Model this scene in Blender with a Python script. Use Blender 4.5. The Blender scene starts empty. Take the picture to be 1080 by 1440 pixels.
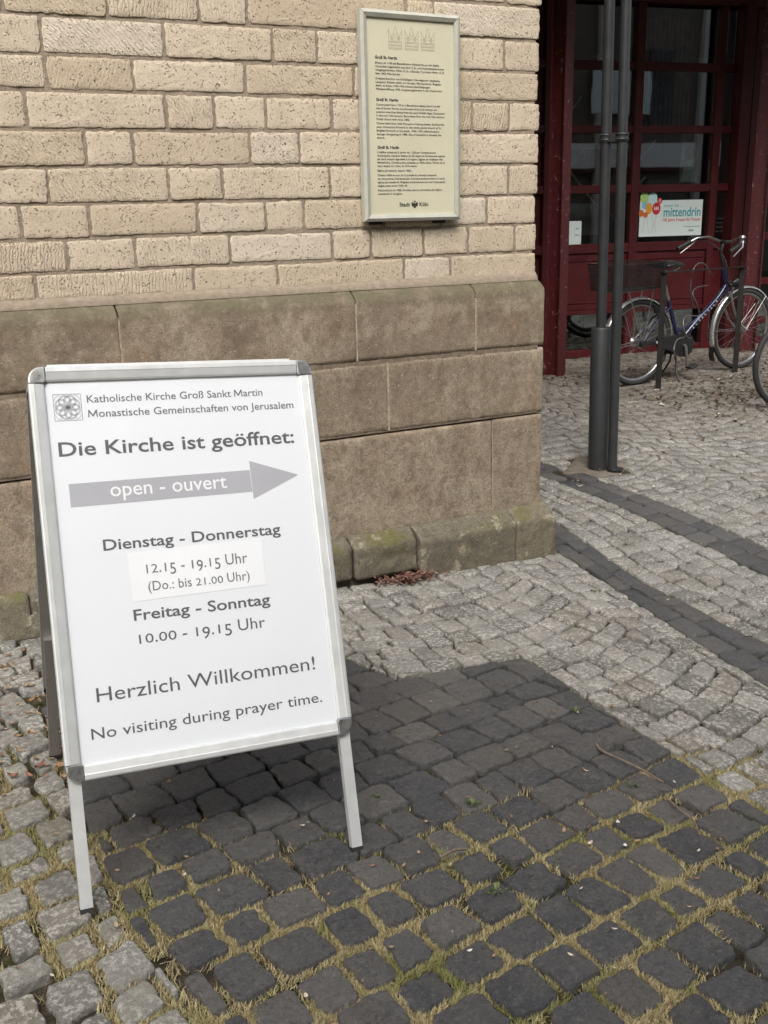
import bpy, math, random
import numpy as np
from mathutils import Vector, Matrix, noise as mnoise
R = math.radians
sc = bpy.context.scene
COL = sc.collection
rng = random.Random(7)

# ------------------------------------------------------------------ camera
cd = bpy.data.cameras.new('camera'); cam = bpy.data.objects.new('camera', cd); COL.objects.link(cam)
cd.sensor_fit = 'VERTICAL'; cd.sensor_height = 36.0; cd.lens = 1423.42/1440*36
cd.clip_start = 0.05; cd.clip_end = 500
yaw, pitch, roll = 0.48, 0.2837, -0.0229
fwd = Vector((math.sin(yaw)*math.cos(pitch), math.cos(yaw)*math.cos(pitch), -math.sin(pitch)))
rt = Vector((math.cos(yaw), -math.sin(yaw), 0)); upv = rt.cross(fwd)
r2 = rt*math.cos(roll)+upv*math.sin(roll); u2 = -rt*math.sin(roll)+upv*math.cos(roll)
M = Matrix((r2, u2, -fwd)).transposed().to_4x4(); M.translation = (-2.6313, -3.5386, 1.4671)
cam.matrix_world = M
sc.camera = cam
# ------------------------------------------------------------------ light
SUN_EL, SUN_AZ = R(50), R(208)      # azimuth measured clockwise from +Y
w = bpy.data.worlds.new('World'); sc.world = w; w.use_nodes = True
nt = w.node_tree; bg = nt.nodes['Background']
sky = nt.nodes.new('ShaderNodeTexSky'); sky.sky_type = 'NISHITA'; sky.sun_disc = False
sky.sun_elevation = SUN_EL; sky.sun_rotation = SUN_AZ; sky.dust_density = 4.0; sky.air_density = 1.0
hs = nt.nodes.new('ShaderNodeHueSaturation'); hs.inputs['Saturation'].default_value = 0.42
nt.links.new(sky.outputs[0], hs.inputs['Color'])
wtc = nt.nodes.new('ShaderNodeTexCoord'); cln = nt.nodes.new('ShaderNodeTexNoise'); cln.inputs['Scale'].default_value = 2.6; cln.inputs['Detail'].default_value = 6; cln.inputs['Roughness'].default_value = .6
crp = nt.nodes.new('ShaderNodeValToRGB'); crp.color_ramp.elements[0].position = .36; crp.color_ramp.elements[0].color = (.62, .64, .68, 1); crp.color_ramp.elements[1].position = .66; crp.color_ramp.elements[1].color = (1.5, 1.5, 1.48, 1)
cmx = nt.nodes.new('ShaderNodeMix'); cmx.data_type = 'RGBA'; cmx.blend_type = 'MULTIPLY'; cmx.inputs[0].default_value = 1
nt.links.new(wtc.outputs['Generated'], cln.inputs['Vector']); nt.links.new(cln.outputs[0], crp.inputs['Fac'])
nt.links.new(hs.outputs[0], cmx.inputs[6]); nt.links.new(crp.outputs[0], cmx.inputs[7]); nt.links.new(cmx.outputs[2], bg.inputs['Color'])
bg.inputs['Strength'].default_value = 0.15
sl = bpy.data.lights.new('sun', 'SUN'); sl.energy = 1.6; sl.angle = R(28); sl.color = (1.0, 0.96, 0.90)
so = bpy.data.objects.new('sun', sl); COL.objects.link(so)
sdir = Vector((math.sin(SUN_AZ)*math.cos(SUN_EL), math.cos(SUN_AZ)*math.cos(SUN_EL), math.sin(SUN_EL)))
so.rotation_euler = sdir.to_track_quat('Z', 'Y').to_euler(); so.location = (0, -6, 12)
sc.view_settings.view_transform = 'Standard'; sc.view_settings.look = 'None'
sc.view_settings.exposure = 0.72; sc.view_settings.gamma = 1.0
try:
    sc.cycles.use_denoising = True; sc.cycles.denoiser = 'OPENIMAGEDENOISE'
    sc.cycles.max_bounces = 8; sc.cycles.use_adaptive_sampling = True; sc.cycles.adaptive_threshold = 0.015
    sc.cycles.caustics_reflective = False; sc.cycles.caustics_refractive = False
except Exception:
    pass

# ------------------------------------------------------------------ node helpers
class NT:
    def __init__(s, name):
        s.m = bpy.data.materials.new(name); s.m.use_nodes = True
        s.t = s.m.node_tree; s.b = s.t.nodes['Principled BSDF']; s.out = s.t.nodes['Material Output']
        s.tc = s.t.nodes.new('ShaderNodeTexCoord'); s.obj = s.tc.outputs['Object']
        s._g = None
    def n(s, k): return s.t.nodes.new('ShaderNode'+k)
    def l(s, a, b):
        if hasattr(a, 'is_output'): s.t.links.new(a, b)
        elif isinstance(a, (tuple, list)):
            b.default_value = tuple(a) if len(a) == len(b.default_value) else tuple(a)+(1,)
        else: b.default_value = a
    def island(s):
        if not s._g: s._g = s.n('NewGeometry')
        return s._g.outputs['Random Per Island']
    def noise(s, scale, detail=4, rough=.55, vec=None, dist=0):
        x = s.n('TexNoise'); x.inputs['Scale'].default_value = scale; x.inputs['Detail'].default_value = detail
        x.inputs['Roughness'].default_value = rough; x.inputs['Distortion'].default_value = dist
        s.t.links.new(vec or s.obj, x.inputs['Vector']); return x.outputs[0]
    def vor(s, scale, out='Distance', feature='F1', vec=None, rand=1):
        x = s.n('TexVoronoi'); x.feature = feature; x.inputs['Scale'].default_value = scale
        x.inputs['Randomness'].default_value = rand
        s.t.links.new(vec or s.obj, x.inputs['Vector']); return x.outputs[out]
    def ramp(s, f, stops, interp='LINEAR'):
        x = s.n('ValToRGB'); x.color_ramp.interpolation = interp; e = x.color_ramp.elements
        while len(e) > 1: e.remove(e[-1])
        for i, (p, c) in enumerate(stops):
            if not isinstance(c, (tuple, list)): c = (c, c, c)
            if i == 0: e[0].position = p; e[0].color = (*c[:3], 1)
            else:
                q = e.new(p); q.color = (*c[:3], 1)
        s.l(f, x.inputs['Fac']); return x.outputs['Color']
    def mix(s, f, a, b, mode='MIX'):
        x = s.n('Mix'); x.data_type = 'RGBA'; x.blend_type = mode
        s.l(f, x.inputs[0]); s.l(a, x.inputs[6]); s.l(b, x.inputs[7]); return x.outputs[2]
    def math(s, op, a, b=0.0, c=None, clamp=False):
        x = s.n('Math'); x.operation = op; x.use_clamp = clamp
        s.l(a, x.inputs[0]); s.l(b, x.inputs[1])
        if c is not None: s.l(c, x.inputs[2])
        return x.outputs[0]
    def sepz(s, ch='Z'):
        x = s.n('SeparateXYZ'); s.t.links.new(s.obj, x.inputs[0]); return x.outputs[ch]
    def mapv(s, scale=(1, 1, 1), rot=(0, 0, 0), loc=(0, 0, 0)):
        x = s.n('Mapping'); x.inputs['Scale'].default_value = scale; x.inputs['Rotation'].default_value = rot
        x.inputs['Location'].default_value = loc
        s.t.links.new(s.obj, x.inputs['Vector']); return x.outputs[0]
    def bump(s, h, strength=.5, dist=.01, prev=None):
        x = s.n('Bump'); x.inputs['Strength'].default_value = strength; x.inputs['Distance'].default_value = dist
        s.l(h, x.inputs['Height'])
        if prev is not None: s.t.links.new(prev, x.inputs['Normal'])
        return x.outputs[0]
    def set(s, **k):
        names = dict(col='Base Color', rough='Roughness', metal='Metallic', normal='Normal', spec='Specular IOR Level',
                     coat='Coat Weight', coatr='Coat Roughness', trans='Transmission Weight', alpha='Alpha')
        for a, v in k.items(): s.l(v, s.b.inputs[names[a]])
        return s.m

def simple(name, col, rough=.5, metal=0, var=.12, scale=40, bump=.05, spec=.5, coat=0):
    """a real paint/metal/plastic: slight colour and roughness variation plus fine bump"""
    t = NT(name)
    n1 = t.noise(scale, 5); n2 = t.noise(scale*7, 3)
    c = t.mix(t.ramp(n1, [(.3, 0), (.7, 1)]), tuple(x*(1-var) for x in col), tuple(min(1, x*(1+var)) for x in col))
    r = t.math('ADD', t.math('MULTIPLY', n1, .25), rough-.12, clamp=True)
    t.set(col=c, rough=r, metal=metal, spec=spec, normal=t.bump(n2, bump, .002))
    if coat: t.set(coat=coat, coatr=.15)
    return t.m

# ------------------------------------------------------------------ mesh helpers
def link(o, parent=None):
    COL.objects.link(o)
    if parent is not None: o.parent = parent
    return o
def tag(o, label=None, cat=None, group=None, kind=None):
    if label: o['label'] = label
    if cat: o['category'] = cat
    if group: o['group'] = group
    if kind: o['kind'] = kind
    return o
def empty(name, loc=(0, 0, 0), rz=0):
    o = bpy.data.objects.new(name, None); o.empty_display_size = .1
    o.location = loc; o.rotation_euler = (0, 0, rz); COL.objects.link(o); return o

class MB:
    def __init__(s): s.v = []; s.f = []; s.sm = []
    def add(s, vs, fs, smooth=False):
        o = len(s.v); s.v += [tuple(v) for v in vs]
        s.f += [tuple(i+o for i in f) for f in fs]; s.sm += [smooth]*len(fs); return s
    def box(s, c, size, rot=None, bev=0):
        hx, hy, hz = (d/2 for d in size)
        if bev <= 0:
            vs = [Vector((x, y, z)) for x in (-hx, hx) for y in (-hy, hy) for z in (-hz, hz)]
            fs = [(0, 1, 3, 2), (4, 6, 7, 5), (0, 4, 5, 1), (2, 3, 7, 6), (0, 2, 6, 4), (1, 5, 7, 3)]
        else:
            vs = []; idx = {}
            b = min(bev, hx*.9, hy*.9, hz*.9)
            for sx in (-1, 1):
                for sy in (-1, 1):
                    for sz in (-1, 1):
                        for a in range(3):
                            d = [hx-b, hy-b, hz-b]; d[a] = (hx, hy, hz)[a]
                            idx[(sx, sy, sz, a)] = len(vs); vs.append(Vector((sx*d[0], sy*d[1], sz*d[2])))
            I = idx; fs = []
            for q in (-1, 1):
                fs.append([I[(q, -1, -1, 0)], I[(q, 1, -1, 0)], I[(q, 1, 1, 0)], I[(q, -1, 1, 0)]])
                fs.append([I[(-1, q, -1, 1)], I[(1, q, -1, 1)], I[(1, q, 1, 1)], I[(-1, q, 1, 1)]])
                fs.append([I[(-1, -1, q, 2)], I[(1, -1, q, 2)], I[(1, 1, q, 2)], I[(-1, 1, q, 2)]])
                for p in (-1, 1):
                    fs.append([I[(q, p, -1, 0)], I[(q, p, 1, 0)], I[(q, p, 1, 1)], I[(q, p, -1, 1)]])
                    fs.append([I[(q, -1, p, 0)], I[(q, 1, p, 0)], I[(q, 1, p, 2)], I[(q, -1, p, 2)]])
                    fs.append([I[(-1, q, p, 1)], I[(1, q, p, 1)], I[(1, q, p, 2)], I[(-1, q, p, 2)]])
            for sx in (-1, 1):
                for sy in (-1, 1):
                    for sz in (-1, 1): fs.append([I[(sx, sy, sz, a)] for a in range(3)])
            fs2 = []
            for f in fs:
                ce = sum((vs[i] for i in f), Vector())/len(f)
                nn = (vs[f[1]]-vs[f[0]]).cross(vs[f[2]]-vs[f[0]])
                fs2.append(f if nn.dot(ce) >= 0 else f[::-1])
            fs = fs2
        if rot is not None: vs = [rot @ v for v in vs]
        c = Vector(c); return s.add([v+c for v in vs], fs)
    def tube(s, pts, r, seg=10, cap=True, closed=False):
        pts = [Vector(p) for p in pts]; n = len(pts)
        rs = r if isinstance(r, (list, tuple)) else [r]*n
        vs = []; prev = None
        for i, p in enumerate(pts):
            a = pts[(i-1) % n] if (closed or i > 0) else p; b = pts[(i+1) % n] if (closed or i < n-1) else p
            t = (b-a).normalized()
            if prev is None:
                h = Vector((0, 0, 1)) if abs(t.z) < .9 else Vector((1, 0, 0)); nx = t.cross(h).normalized()
            else: nx = (prev - t*prev.dot(t)).normalized()
            prev = nx; ny = t.cross(nx)
            for k in range(seg):
                an = 2*math.pi*k/seg; vs.append(p+(nx*math.cos(an)+ny*math.sin(an))*rs[i])
        fs = []
        for i in range(n if closed else n-1):
            for k in range(seg):
                a = i*seg+k; b = i*seg+(k+1) % seg; j = (i+1) % n
                fs.append((a, b, j*seg+(k+1) % seg, j*seg+k))
        s.add(vs, fs, True)
        if cap and not closed:
            s.add(vs[:seg], [tuple(range(seg))[::-1]]); s.add(vs[-seg:], [tuple(range(seg))])
        return s
    def ring(s, c, R_, r, axis='Y', a0=0, a1=360, n=48, seg=8, closed=None):
        c = Vector(c); full = abs(a1-a0) >= 360; pts = []
        for i in range(n if full else n+1):
            a = R(a0+(a1-a0)*i/n)
            x, z = math.cos(a)*R_, math.sin(a)*R_
            pts.append(c+(Vector((x, 0, z)) if axis == 'Y' else Vector((x, z, 0))))
        return s.tube(pts, r, seg, closed=full)
    def prism(s, poly, f0, f1):
        """poly: list of 2-D points, f0/f1: functions (x,y)->3-D for the two faces"""
        n = len(poly); vs = [f0(*p) for p in poly]+[f1(*p) for p in poly]
        fs = [tuple(range(n))[::-1], tuple(range(n, 2*n))]+[(i, (i+1) % n, n+(i+1) % n, n+i) for i in range(n)]
        return s.add(vs, fs)
    def flat(s, polys, f):
        for p in polys: s.add([f(*q) for q in p], [tuple(range(len(p)))])
        return s
    def build(s, name, mat, parent=None, off=None, smooth=None):
        me = bpy.data.meshes.new(name)
        vs = s.v if off is None else [(x-off[0], y-off[1], z-off[2]) for x, y, z in s.v]
        me.from_pydata(vs, [], s.f)
        if len(s.sm) == len(s.f): me.polygons.foreach_set('use_smooth', [bool(x) for x in s.sm] if smooth is None else [smooth]*len(s.f))
        me.materials.append(mat); me.update()
        return link(bpy.data.objects.new(name, me), parent)

def np_mesh(name, V, F, mat, parent=None, smooth=False):
    """V (n,3) array, F (m,3) array of triangles"""
    me = bpy.data.meshes.new(name)
    me.vertices.add(len(V)); me.vertices.foreach_set('co', np.asarray(V, np.float32).ravel())
    me.loops.add(F.size); me.loops.foreach_set('vertex_index', np.asarray(F, np.int32).ravel())
    me.polygons.add(len(F)); me.polygons.foreach_set('loop_start', np.arange(0, F.size, F.shape[1], dtype=np.int32))
    me.update(calc_edges=True); me.validate()
    me.polygons.foreach_set('use_smooth', [smooth]*len(me.polygons))
    me.materials.append(mat)
    return link(bpy.data.objects.new(name, me), parent)

def ss(a, b, x):
    t = min(1.0, max(0.0, (x-a)/(b-a))); return t*t*(3-2*t)
def gz(X, Y):
    """height of the paving: falls gently along the church wall, rises to the bicycles"""
    xs = max(-4.0, min(X, .3))
    return -.040*xs+.0153*max(-4, min(Y, 3))+.07*ss(.7, 2.7, Y)*ss(-.5, .6, X)+.03*ss(3, 4.2, X)*ss(1.5, 2.7, Y)
def pn(x, y, z=0.0): return mnoise.noise(Vector((x, y, z)))

# ------------------------------------------------------------------ lettering
_tc = {}
def glyphs(txt, bold=0.0, res=3):
    """flat letter mesh (points, faces, advance width) in em units, baseline at y=0"""
    key = (txt, bold, res)
    if key in _tc: return _tc[key]
    cu = bpy.data.curves.new('lettering', 'FONT'); cu.body = txt; cu.size = 1; cu.resolution_u = res; cu.offset = bold
    ob = bpy.data.objects.new('lettering', cu); COL.objects.link(ob)
    dg = bpy.context.evaluated_depsgraph_get(); dg.update()
    me = bpy.data.meshes.new_from_object(ob.evaluated_get(dg))
    V = [(v.co.x, v.co.y) for v in me.vertices]; F = [tuple(p.vertices) for p in me.polygons]
    bpy.data.objects.remove(ob); bpy.data.meshes.remove(me); bpy.data.curves.remove(cu)
    _tc[key] = (V, F); return V, F
def width(txt, bold=0.0):
    a = max([p[0] for p in glyphs(txt+'|', bold)[0]] or [0]); b = max([p[0] for p in glyphs('|', bold)[0]])
    return a-b
CAP = max(p[1] for p in glyphs('H')[0])
OSF = {'0': 'x', '1': 'x', '2': 'x', '3': 'd', '4': 'd', '5': 'd', '7': 'd', '9': 'd'}
def text_pts(txt, bold=0.0, osf=False):
    if not osf and not (bold > 0 and 'M' in txt): V, F = glyphs(txt, bold); return list(V), list(F)
    if not osf:
        V, F, x = [], [], 0.0
        for i, part in enumerate(txt.split('M')):
            if i:
                h, w_, t_ = CAP, .78, .085+bold*1.6; o = len(V)
                V += [(x+a, b) for a, b in ((0, 0), (.04, h), (.04+t_*1.05, h), (w_/2, .36*h), (w_-.04-t_*1.05, h), (w_-.04, h), (w_, 0), (w_-t_, 0), (w_-t_-.022, .66*h), (w_/2+.03, .10*h), (w_/2-.03, .10*h), (t_+.022, .66*h), (t_, 0))]
                F.append(tuple(range(o, o+13))); x += w_+.05
            if part:
                v, f = glyphs(part, bold); o = len(V); V += [(x+a, b) for a, b in v]; F += [tuple(j+o for j in q) for q in f]; x += width(part, bold)
        return V, F
    V, F, x = [], [], 0.0
    for ch in txt:
        if ch == ' ': x += .26; continue
        v, f = glyphs(ch, bold); k = OSF.get(ch); o = len(V)
        sy, dy = (.77, 0) if k == 'x' else ((1, -.19) if k == 'd' else (1, 0))
        V += [(x+a, b*sy+dy) for a, b in v]; F += [tuple(i+o for i in q) for q in f]
        x += width(ch, bold)+.01
    return V, F
def put_text(mb, txt, s0, s1, base, cap, fmap, bold=0.0, osf=False):
    V, F = text_pts(txt, bold, osf)
    x0 = min(p[0] for p in V); x1 = max(p[0] for p in V)
    if s1 is None: k = cap/CAP
    else: k = (s1-s0)/(x1-x0)
    mb.add([fmap(s0+(x-x0)*k, base+y*cap/CAP) for x, y in V], F)

# ------------------------------------------------------------------ stone builder
def clip(poly, a, b, keep_left=True):
    """clip a polygon by the line a->b"""
    dx, dy = b[0]-a[0], b[1]-a[1]; sg = 1 if keep_left else -1
    side = lambda p: sg*(dx*(p[1]-a[1])-dy*(p[0]-a[0]))
    out = []; n = len(poly)
    for i in range(n):
        p, q = poly[i], poly[(i+1) % n]; sp, sq = side(p), side(q)
        if sp >= 0: out.append(p)
        if sp*sq < 0:
            t = sp/(sp-sq); out.append((p[0]+(q[0]-p[0])*t, p[1]+(q[1]-p[1])*t))
    return out
def area(p): return .5*sum(p[i][0]*p[(i+1) % len(p)][1]-p[(i+1) % len(p)][0]*p[i][1] for i in range(len(p)))
def inset(poly, d):
    """move every edge of a convex polygon inwards by d"""
    if area(poly) < 0: poly = poly[::-1]
    out = poly
    for i in range(len(poly)):
        a, b = poly[i], poly[(i+1) % len(poly)]
        L = math.hypot(b[0]-a[0], b[1]-a[1])
        if L < 1e-6: continue
        nx, ny = -(b[1]-a[1])/L*d, (b[0]-a[0])/L*d
        out = clip(out, (a[0]+nx, a[1]+ny), (b[0]+nx, b[1]+ny))
        if len(out) < 3: return []
    return out
def chaikin(p, k=.25):
    out = []
    for i in range(len(p)):
        a, b = p[i], p[(i+1) % len(p)]
        out += [(a[0]*(1-k)+b[0]*k, a[1]*(1-k)+b[1]*k), (a[0]*k+b[0]*(1-k), a[1]*k+b[1]*(1-k))]
    return out
def subdiv(p, seg):
    out = []
    for i in range(len(p)):
        a, b = p[i], p[(i+1) % len(p)]; n = max(1, int(math.hypot(b[0]-a[0], b[1]-a[1])/seg+.5))
        for j in range(n): out.append((a[0]+(b[0]-a[0])*j/n, a[1]+(b[1]-a[1])*j/n))
    return out
def stone(mb, poly, fmap, H=.0, depth=.05, edge=.008, seg=.02, rough=.0016, rnd=.0022, tilt=(0, 0), nfreq=28, rings=((.94, .6), (.80, 1.0), (.45, 1.12)), k=.2):
    """one cut stone: rounded ragged outline, worn arris, slightly uneven face"""
    if len(poly) < 3: return
    p = chaikin(poly, k); p = subdiv(p, seg)
    cx = sum(q[0] for q in p)/len(p); cy = sum(q[1] for q in p)/len(p)
    sd = rng.random()*100
    o = []
    for x, y in p:
        r = math.hypot(x-cx, y-cy)+1e-6
        d = rnd*(pn(x*45, y*45, sd)+.6*pn(x*120, y*120, sd))*1.6
        o.append((cx+(x-cx)*(1+d/r), cy+(y-cy)*(1+d/r)))
    n = len(o); vs = []; fs = []
    def P(x, y, h):
        h += tilt[0]*(x-cx)+tilt[1]*(y-cy)+H
        return fmap(x, y, h)
    for x, y in o: vs.append(P(x, y, -depth))
    for x, y in o: vs.append(P(x, y, -edge))
    for s, hh in rings:
        for x, y in o:
            X, Y = cx+(x-cx)*s, cy+(y-cy)*s
            h = -edge*(1-hh) + rough*(pn(X*nfreq, Y*nfreq, sd)*1.3+pn(X*nfreq*2.7, Y*nfreq*2.7, sd)*.6)
            vs.append(P(X, Y, h))
    vs.append(P(cx, cy, edge*(rings[-1][1]-1)*1.1+rough*pn(cx*nfreq, cy*nfreq, sd)))
    for k_ in range(len(rings)+1):
        for i in range(n):
            a = k_*n+i; b = k_*n+(i+1) % n; fs.append((a, b, b+n, a+n))
    c = len(vs)-1; l = (len(rings)+1)*n
    for i in range(n): fs.append((l+i, l+(i+1) % n, c))
    mb.add(vs, fs, True)

# ------------------------------------------------------------------ paving materials
def m_granite():
    t = NT('granite')
    isl = t.island()
    base = t.ramp(isl, [(0, (.150, .146, .128)), (.35, (.225, .218, .193)), (.7, (.28, .268, .236)), (1, (.205, .188, .152))])
    fl = t.noise(75, 6, .72); worn = t.noise(9, 3, .6)
    m1 = t.math('MULTIPLY', t.ramp(fl, [(.49, 0), (.565, 1)]), t.ramp(worn, [(.35, .30), (.62, 1)]))
    c = t.mix(t.math('MULTIPLY', m1, .85), base, (.56, .54, .48))
    dk = t.ramp(t.noise(230, 3, .6), [(.56, 0), (.66, 1)])
    c = t.mix(t.math('MULTIPLY', dk, .55), c, (.06, .058, .052))
    gr = t.ramp(t.noise(3.2, 4), [(.5, 0), (.75, 1)])
    c = t.mix(t.math('MULTIPLY', gr, .35), c, (.13, .12, .075))
    # leaf dirt plus the building's shade, painted as brown round the bicycles
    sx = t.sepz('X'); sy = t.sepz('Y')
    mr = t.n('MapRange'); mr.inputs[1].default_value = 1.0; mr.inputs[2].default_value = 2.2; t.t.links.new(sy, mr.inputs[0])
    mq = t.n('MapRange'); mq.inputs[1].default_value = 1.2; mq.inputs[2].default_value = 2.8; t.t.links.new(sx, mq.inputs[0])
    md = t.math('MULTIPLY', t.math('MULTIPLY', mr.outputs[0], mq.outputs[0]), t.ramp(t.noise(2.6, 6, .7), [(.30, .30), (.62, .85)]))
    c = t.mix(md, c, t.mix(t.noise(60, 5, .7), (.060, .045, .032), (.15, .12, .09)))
    h = t.math('ADD', t.math('MULTIPLY', fl, .6), t.math('MULTIPLY', t.noise(260, 4, .7), .4))
    return t.set(col=c, rough=t.ramp(fl, [(.3, .9), (.7, .7)]), spec=.35, normal=t.bump(h, .9, .009))
def m_basalt():
    t = NT('basalt')
    isl = t.island()
    base = t.ramp(isl, [(0, (.056, .059, .066)), (.2, (.092, .093, .094)), (.45, (.122, .117, .110)), (.62, (.064, .068, .076)), (.8, (.165, .157, .145)), (1, (.080, .083, .089))])
    big = t.noise(16, 6, .66, dist=.8)
    c = t.mix(t.ramp(big, [(.44, 0), (.66, .55)]), base, (.150, .141, .125))
    sp = t.ramp(t.noise(420, 2, .6), [(.58, 0), (.70, 1)])
    c = t.mix(t.math('MULTIPLY', sp, .45), c, (.22, .21, .195))
    c = t.mix(t.ramp(t.noise(95, 6, .8), [(.36, .75), (.47, 0)]), c, (.024, .024, .026))
    c = t.mix(t.ramp(t.noise(120, 6, .8, t.mapv((1, 1, 1), (0, 0, 0), (4, 4, 4))), [(.53, 0), (.62, .55)]), c, (.23, .222, .208))
    scuff = t.ramp(t.noise(40, 6, .78, t.mapv((1, 3.4, 1), (0, 0, .8)), dist=.5), [(.58, 0), (.70, 1)])
    c = t.mix(t.math('MULTIPLY', scuff, .30), c, (.21, .20, .18))
    dst = t.ramp(t.noise(2.2, 5, .65), [(.5, 0), (.72, .30)])
    c = t.mix(dst, c, (.155, .138, .112))
    # conchoidal cleavage: stepped ridges whose direction differs from stone to stone
    rot = t.n('VectorRotate'); rot.rotation_type = 'Z_AXIS'; t.t.links.new(t.obj, rot.inputs['Vector']); t.l(t.math('MULTIPLY', isl, 6.28), rot.inputs['Angle'])
    wv = t.n('TexWave'); wv.wave_profile = 'SAW'; wv.inputs['Scale'].default_value = 7; wv.inputs['Distortion'].default_value = 9; wv.inputs['Detail'].default_value = 4; wv.inputs['Detail Scale'].default_value = 1.6; wv.inputs['Detail Roughness'].default_value = .65
    t.t.links.new(rot.outputs[0], wv.inputs['Vector'])
    cleave = t.math('MULTIPLY', wv.outputs[1], t.ramp(t.noise(11, 3), [(.42, 0), (.6, 1)]))
    h = t.math('ADD', t.math('MULTIPLY', t.noise(48, 8, .80, dist=1.0), 1.2), t.math('MULTIPLY', t.noise(300, 3, .65), .28))
    h = t.math('ADD', h, t.math('MULTIPLY', cleave, .55))
    return t.set(col=c, rough=t.ramp(big, [(.3, .48), (.7, .72)]), spec=.6, normal=t.bump(h, 1.0, .013))
def m_soil():
    t = NT('joint_soil')
    a = t.noise(22, 6, .65); b = t.noise(1.7, 4, .6)
    c = t.ramp(a, [(.3, (.024, .020, .014)), (.5, (.050, .041, .028)), (.72, (.115, .095, .066))])
    ms = t.math('MULTIPLY', t.ramp(b, [(.48, 0), (.60, 1)]), t.ramp(t.noise(60, 4), [(.40, 0), (.55, 1)]))
    c = t.mix(t.math('MULTIPLY', ms, .8), c, (.050, .058, .012))
    gr = t.ramp(t.vor(210, 'Distance'), [(.12, 1), (.24, 0)])
    c = t.mix(t.math('MULTIPLY', gr, t.ramp(t.noise(40, 2), [(.5, 0), (.6, .7)])), c, (.30, .26, .19))
    return t.set(col=c, rough=.95, spec=.2, normal=t.bump(t.math('ADD', a, t.noise(150, 4)), .9, .01))
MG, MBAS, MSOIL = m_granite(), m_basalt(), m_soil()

# ------------------------------------------------------------------ ground bed
def axis_coords(lo, hi, fine0, fine1, step, coarse):
    a = list(np.arange(fine0, fine1+1e-6, step)); x = fine0
    while x > lo: x -= coarse; a.insert(0, max(lo, x))
    x = fine1
    while x < hi: x += coarse; a.append(min(hi, x))
    return a
gx = axis_coords(-40, 60, -4.5, 9, .15, 4); gy = axis_coords(-40, 40, -4, 6, .15, 4)
gv = [(x, y, gz(x, y)-.020) for y in gy for x in gx]; nx_ = len(gx)
gf = [(j*nx_+i, j*nx_+i+1, (j+1)*nx_+i+1, (j+1)*nx_+i) for j in range(len(gy)-1) for i in range(nx_-1)]
g = MB(); g.add(gv, gf, True); g = g.build('ground', MSOIL); tag(g, kind='structure')

# ------------------------------------------------------------------ paving pattern
def pl(pts):           # piecewise-linear x of y
    pts = sorted(pts, key=lambda p: p[1])
    def f(y):
        if y <= pts[0][1]:
            (x0, y0), (x1, y1) = pts[0], pts[1]
        elif y >= pts[-1][1]: (x0, y0), (x1, y1) = pts[-2], pts[-1]
        else:
            for i in range(len(pts)-1):
                if pts[i][1] <= y <= pts[i+1][1]: (x0, y0), (x1, y1) = pts[i], pts[i+1]; break
        return x0+(x1-x0)*(y-y0)/(y1-y0)
    return f
A_l = pl([(-.42, -2.9), (-.17, -1.47), (-.10, -1.01), (.014, -.436), (.09, .05), (.17, .6), (.22, 1.2)])
A_r = pl([(-.14, -2.9), (.107, -1.22), (.125, -.93), (.151, -.5), (.26, -.064), (.348, .317), (.42, .8), (.46, 1.2)])
B_l = pl([(.42, -2.5), (.653, -.724), (.717, -.336), (.773, .204), (.82, .6), (.80, 1.02), (.70, 1.6)])
B_r = pl([(.68, -2.5), (.938, -.465), (.991, -.062), (1.055, .555), (1.043, .996), (.967, 1.272), (.88, 1.8)])
R1 = [((-.762, -5), (-.755, -.93)), ((-.755, -.93), (-1.22, -.905)), ((-2.285, -.45), (-2.30, -1.70)), ((-2.30, -1.70), (-2.16, -2.3))]
R2 = [((-1.20, -.95), (-1.32, -.66)), ((-1.32, -.66), (-2.3, -.50)), ((-2.285, -.45), (-2.285, -.95)), ((-2.3, -.95), (-1.2, -.95))]
# interior lies on the left of each line
def left(p, a, b): return (b[0]-a[0])*(p[1]-a[1])-(b[1]-a[1])*(p[0]-a[0])
def in_R1(p, m=0, reg=None): return all(left(p, a, b) > m for a, b in (reg or R1))
def grass_f(x, y):
    if x < -2.28: yg = -.62
    elif x < -1.75: yg = -1.15-.35*(x+2.28)/.53
    else: yg = -1.50-.05*(x+1.75)
    n = .10*pn(x*4, y*4, 3)
    g = ss(yg+n, yg-.32+n, y)
    if x > -.70: g *= .55*ss(-.9, -1.5, y)+.1
    return g
cells = []           # (polygon, kind)
def rowcells(u0, u1, v0, v1, pv, mu, mp, kind, jit=.1, seam=None, wob=.12, want=None):
    """rows of setts between v0 and v1, cut into stones of about mu, mapped to the ground by mp(u, v, dv)"""
    nrow = max(1, round((v1-v0)/pv)); ph = (v1-v0)/nrow; sd = rng.random()*50
    off = lambda u, i: 0 if i in (0, nrow) else ph*wob*2*pn(u*2.1/max(mu, .05)*.12, i*7.3, sd)
    for i in range(nrow):
        cuts = []; u = u0-rng.random()*mu*.8
        while u < u1+mu:
            cuts.append(u); u += mu*(1+rng.uniform(-1, 1)*.24)
        if seam:
            L, s0 = seam; k0 = math.floor((u0-s0)/L)
            for k_ in range(k0, int((u1-s0)/L)+2):
                sx = s0+k_*L
                cuts = [c for c in cuts if abs(c-sx) > mu*.45]+[sx]
            cuts.sort()
        for a, b in zip(cuts, cuts[1:]):
            ja, jb = (rng.uniform(-1, 1)*mu*jit*.6 for _ in '12')
            q = []
            for (uu, ii, jj) in ((a, i, ja), (b, i, jb), (b, i+1, -jb), (a, i+1, -ja)):
                vb = v0+ii*ph+off(uu, ii)
                q.append(mp(uu+jj*(0 if seam else 1), vb, vb-(v0+(i+.5)*ph)))
            cells.append((q, kind))
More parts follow.
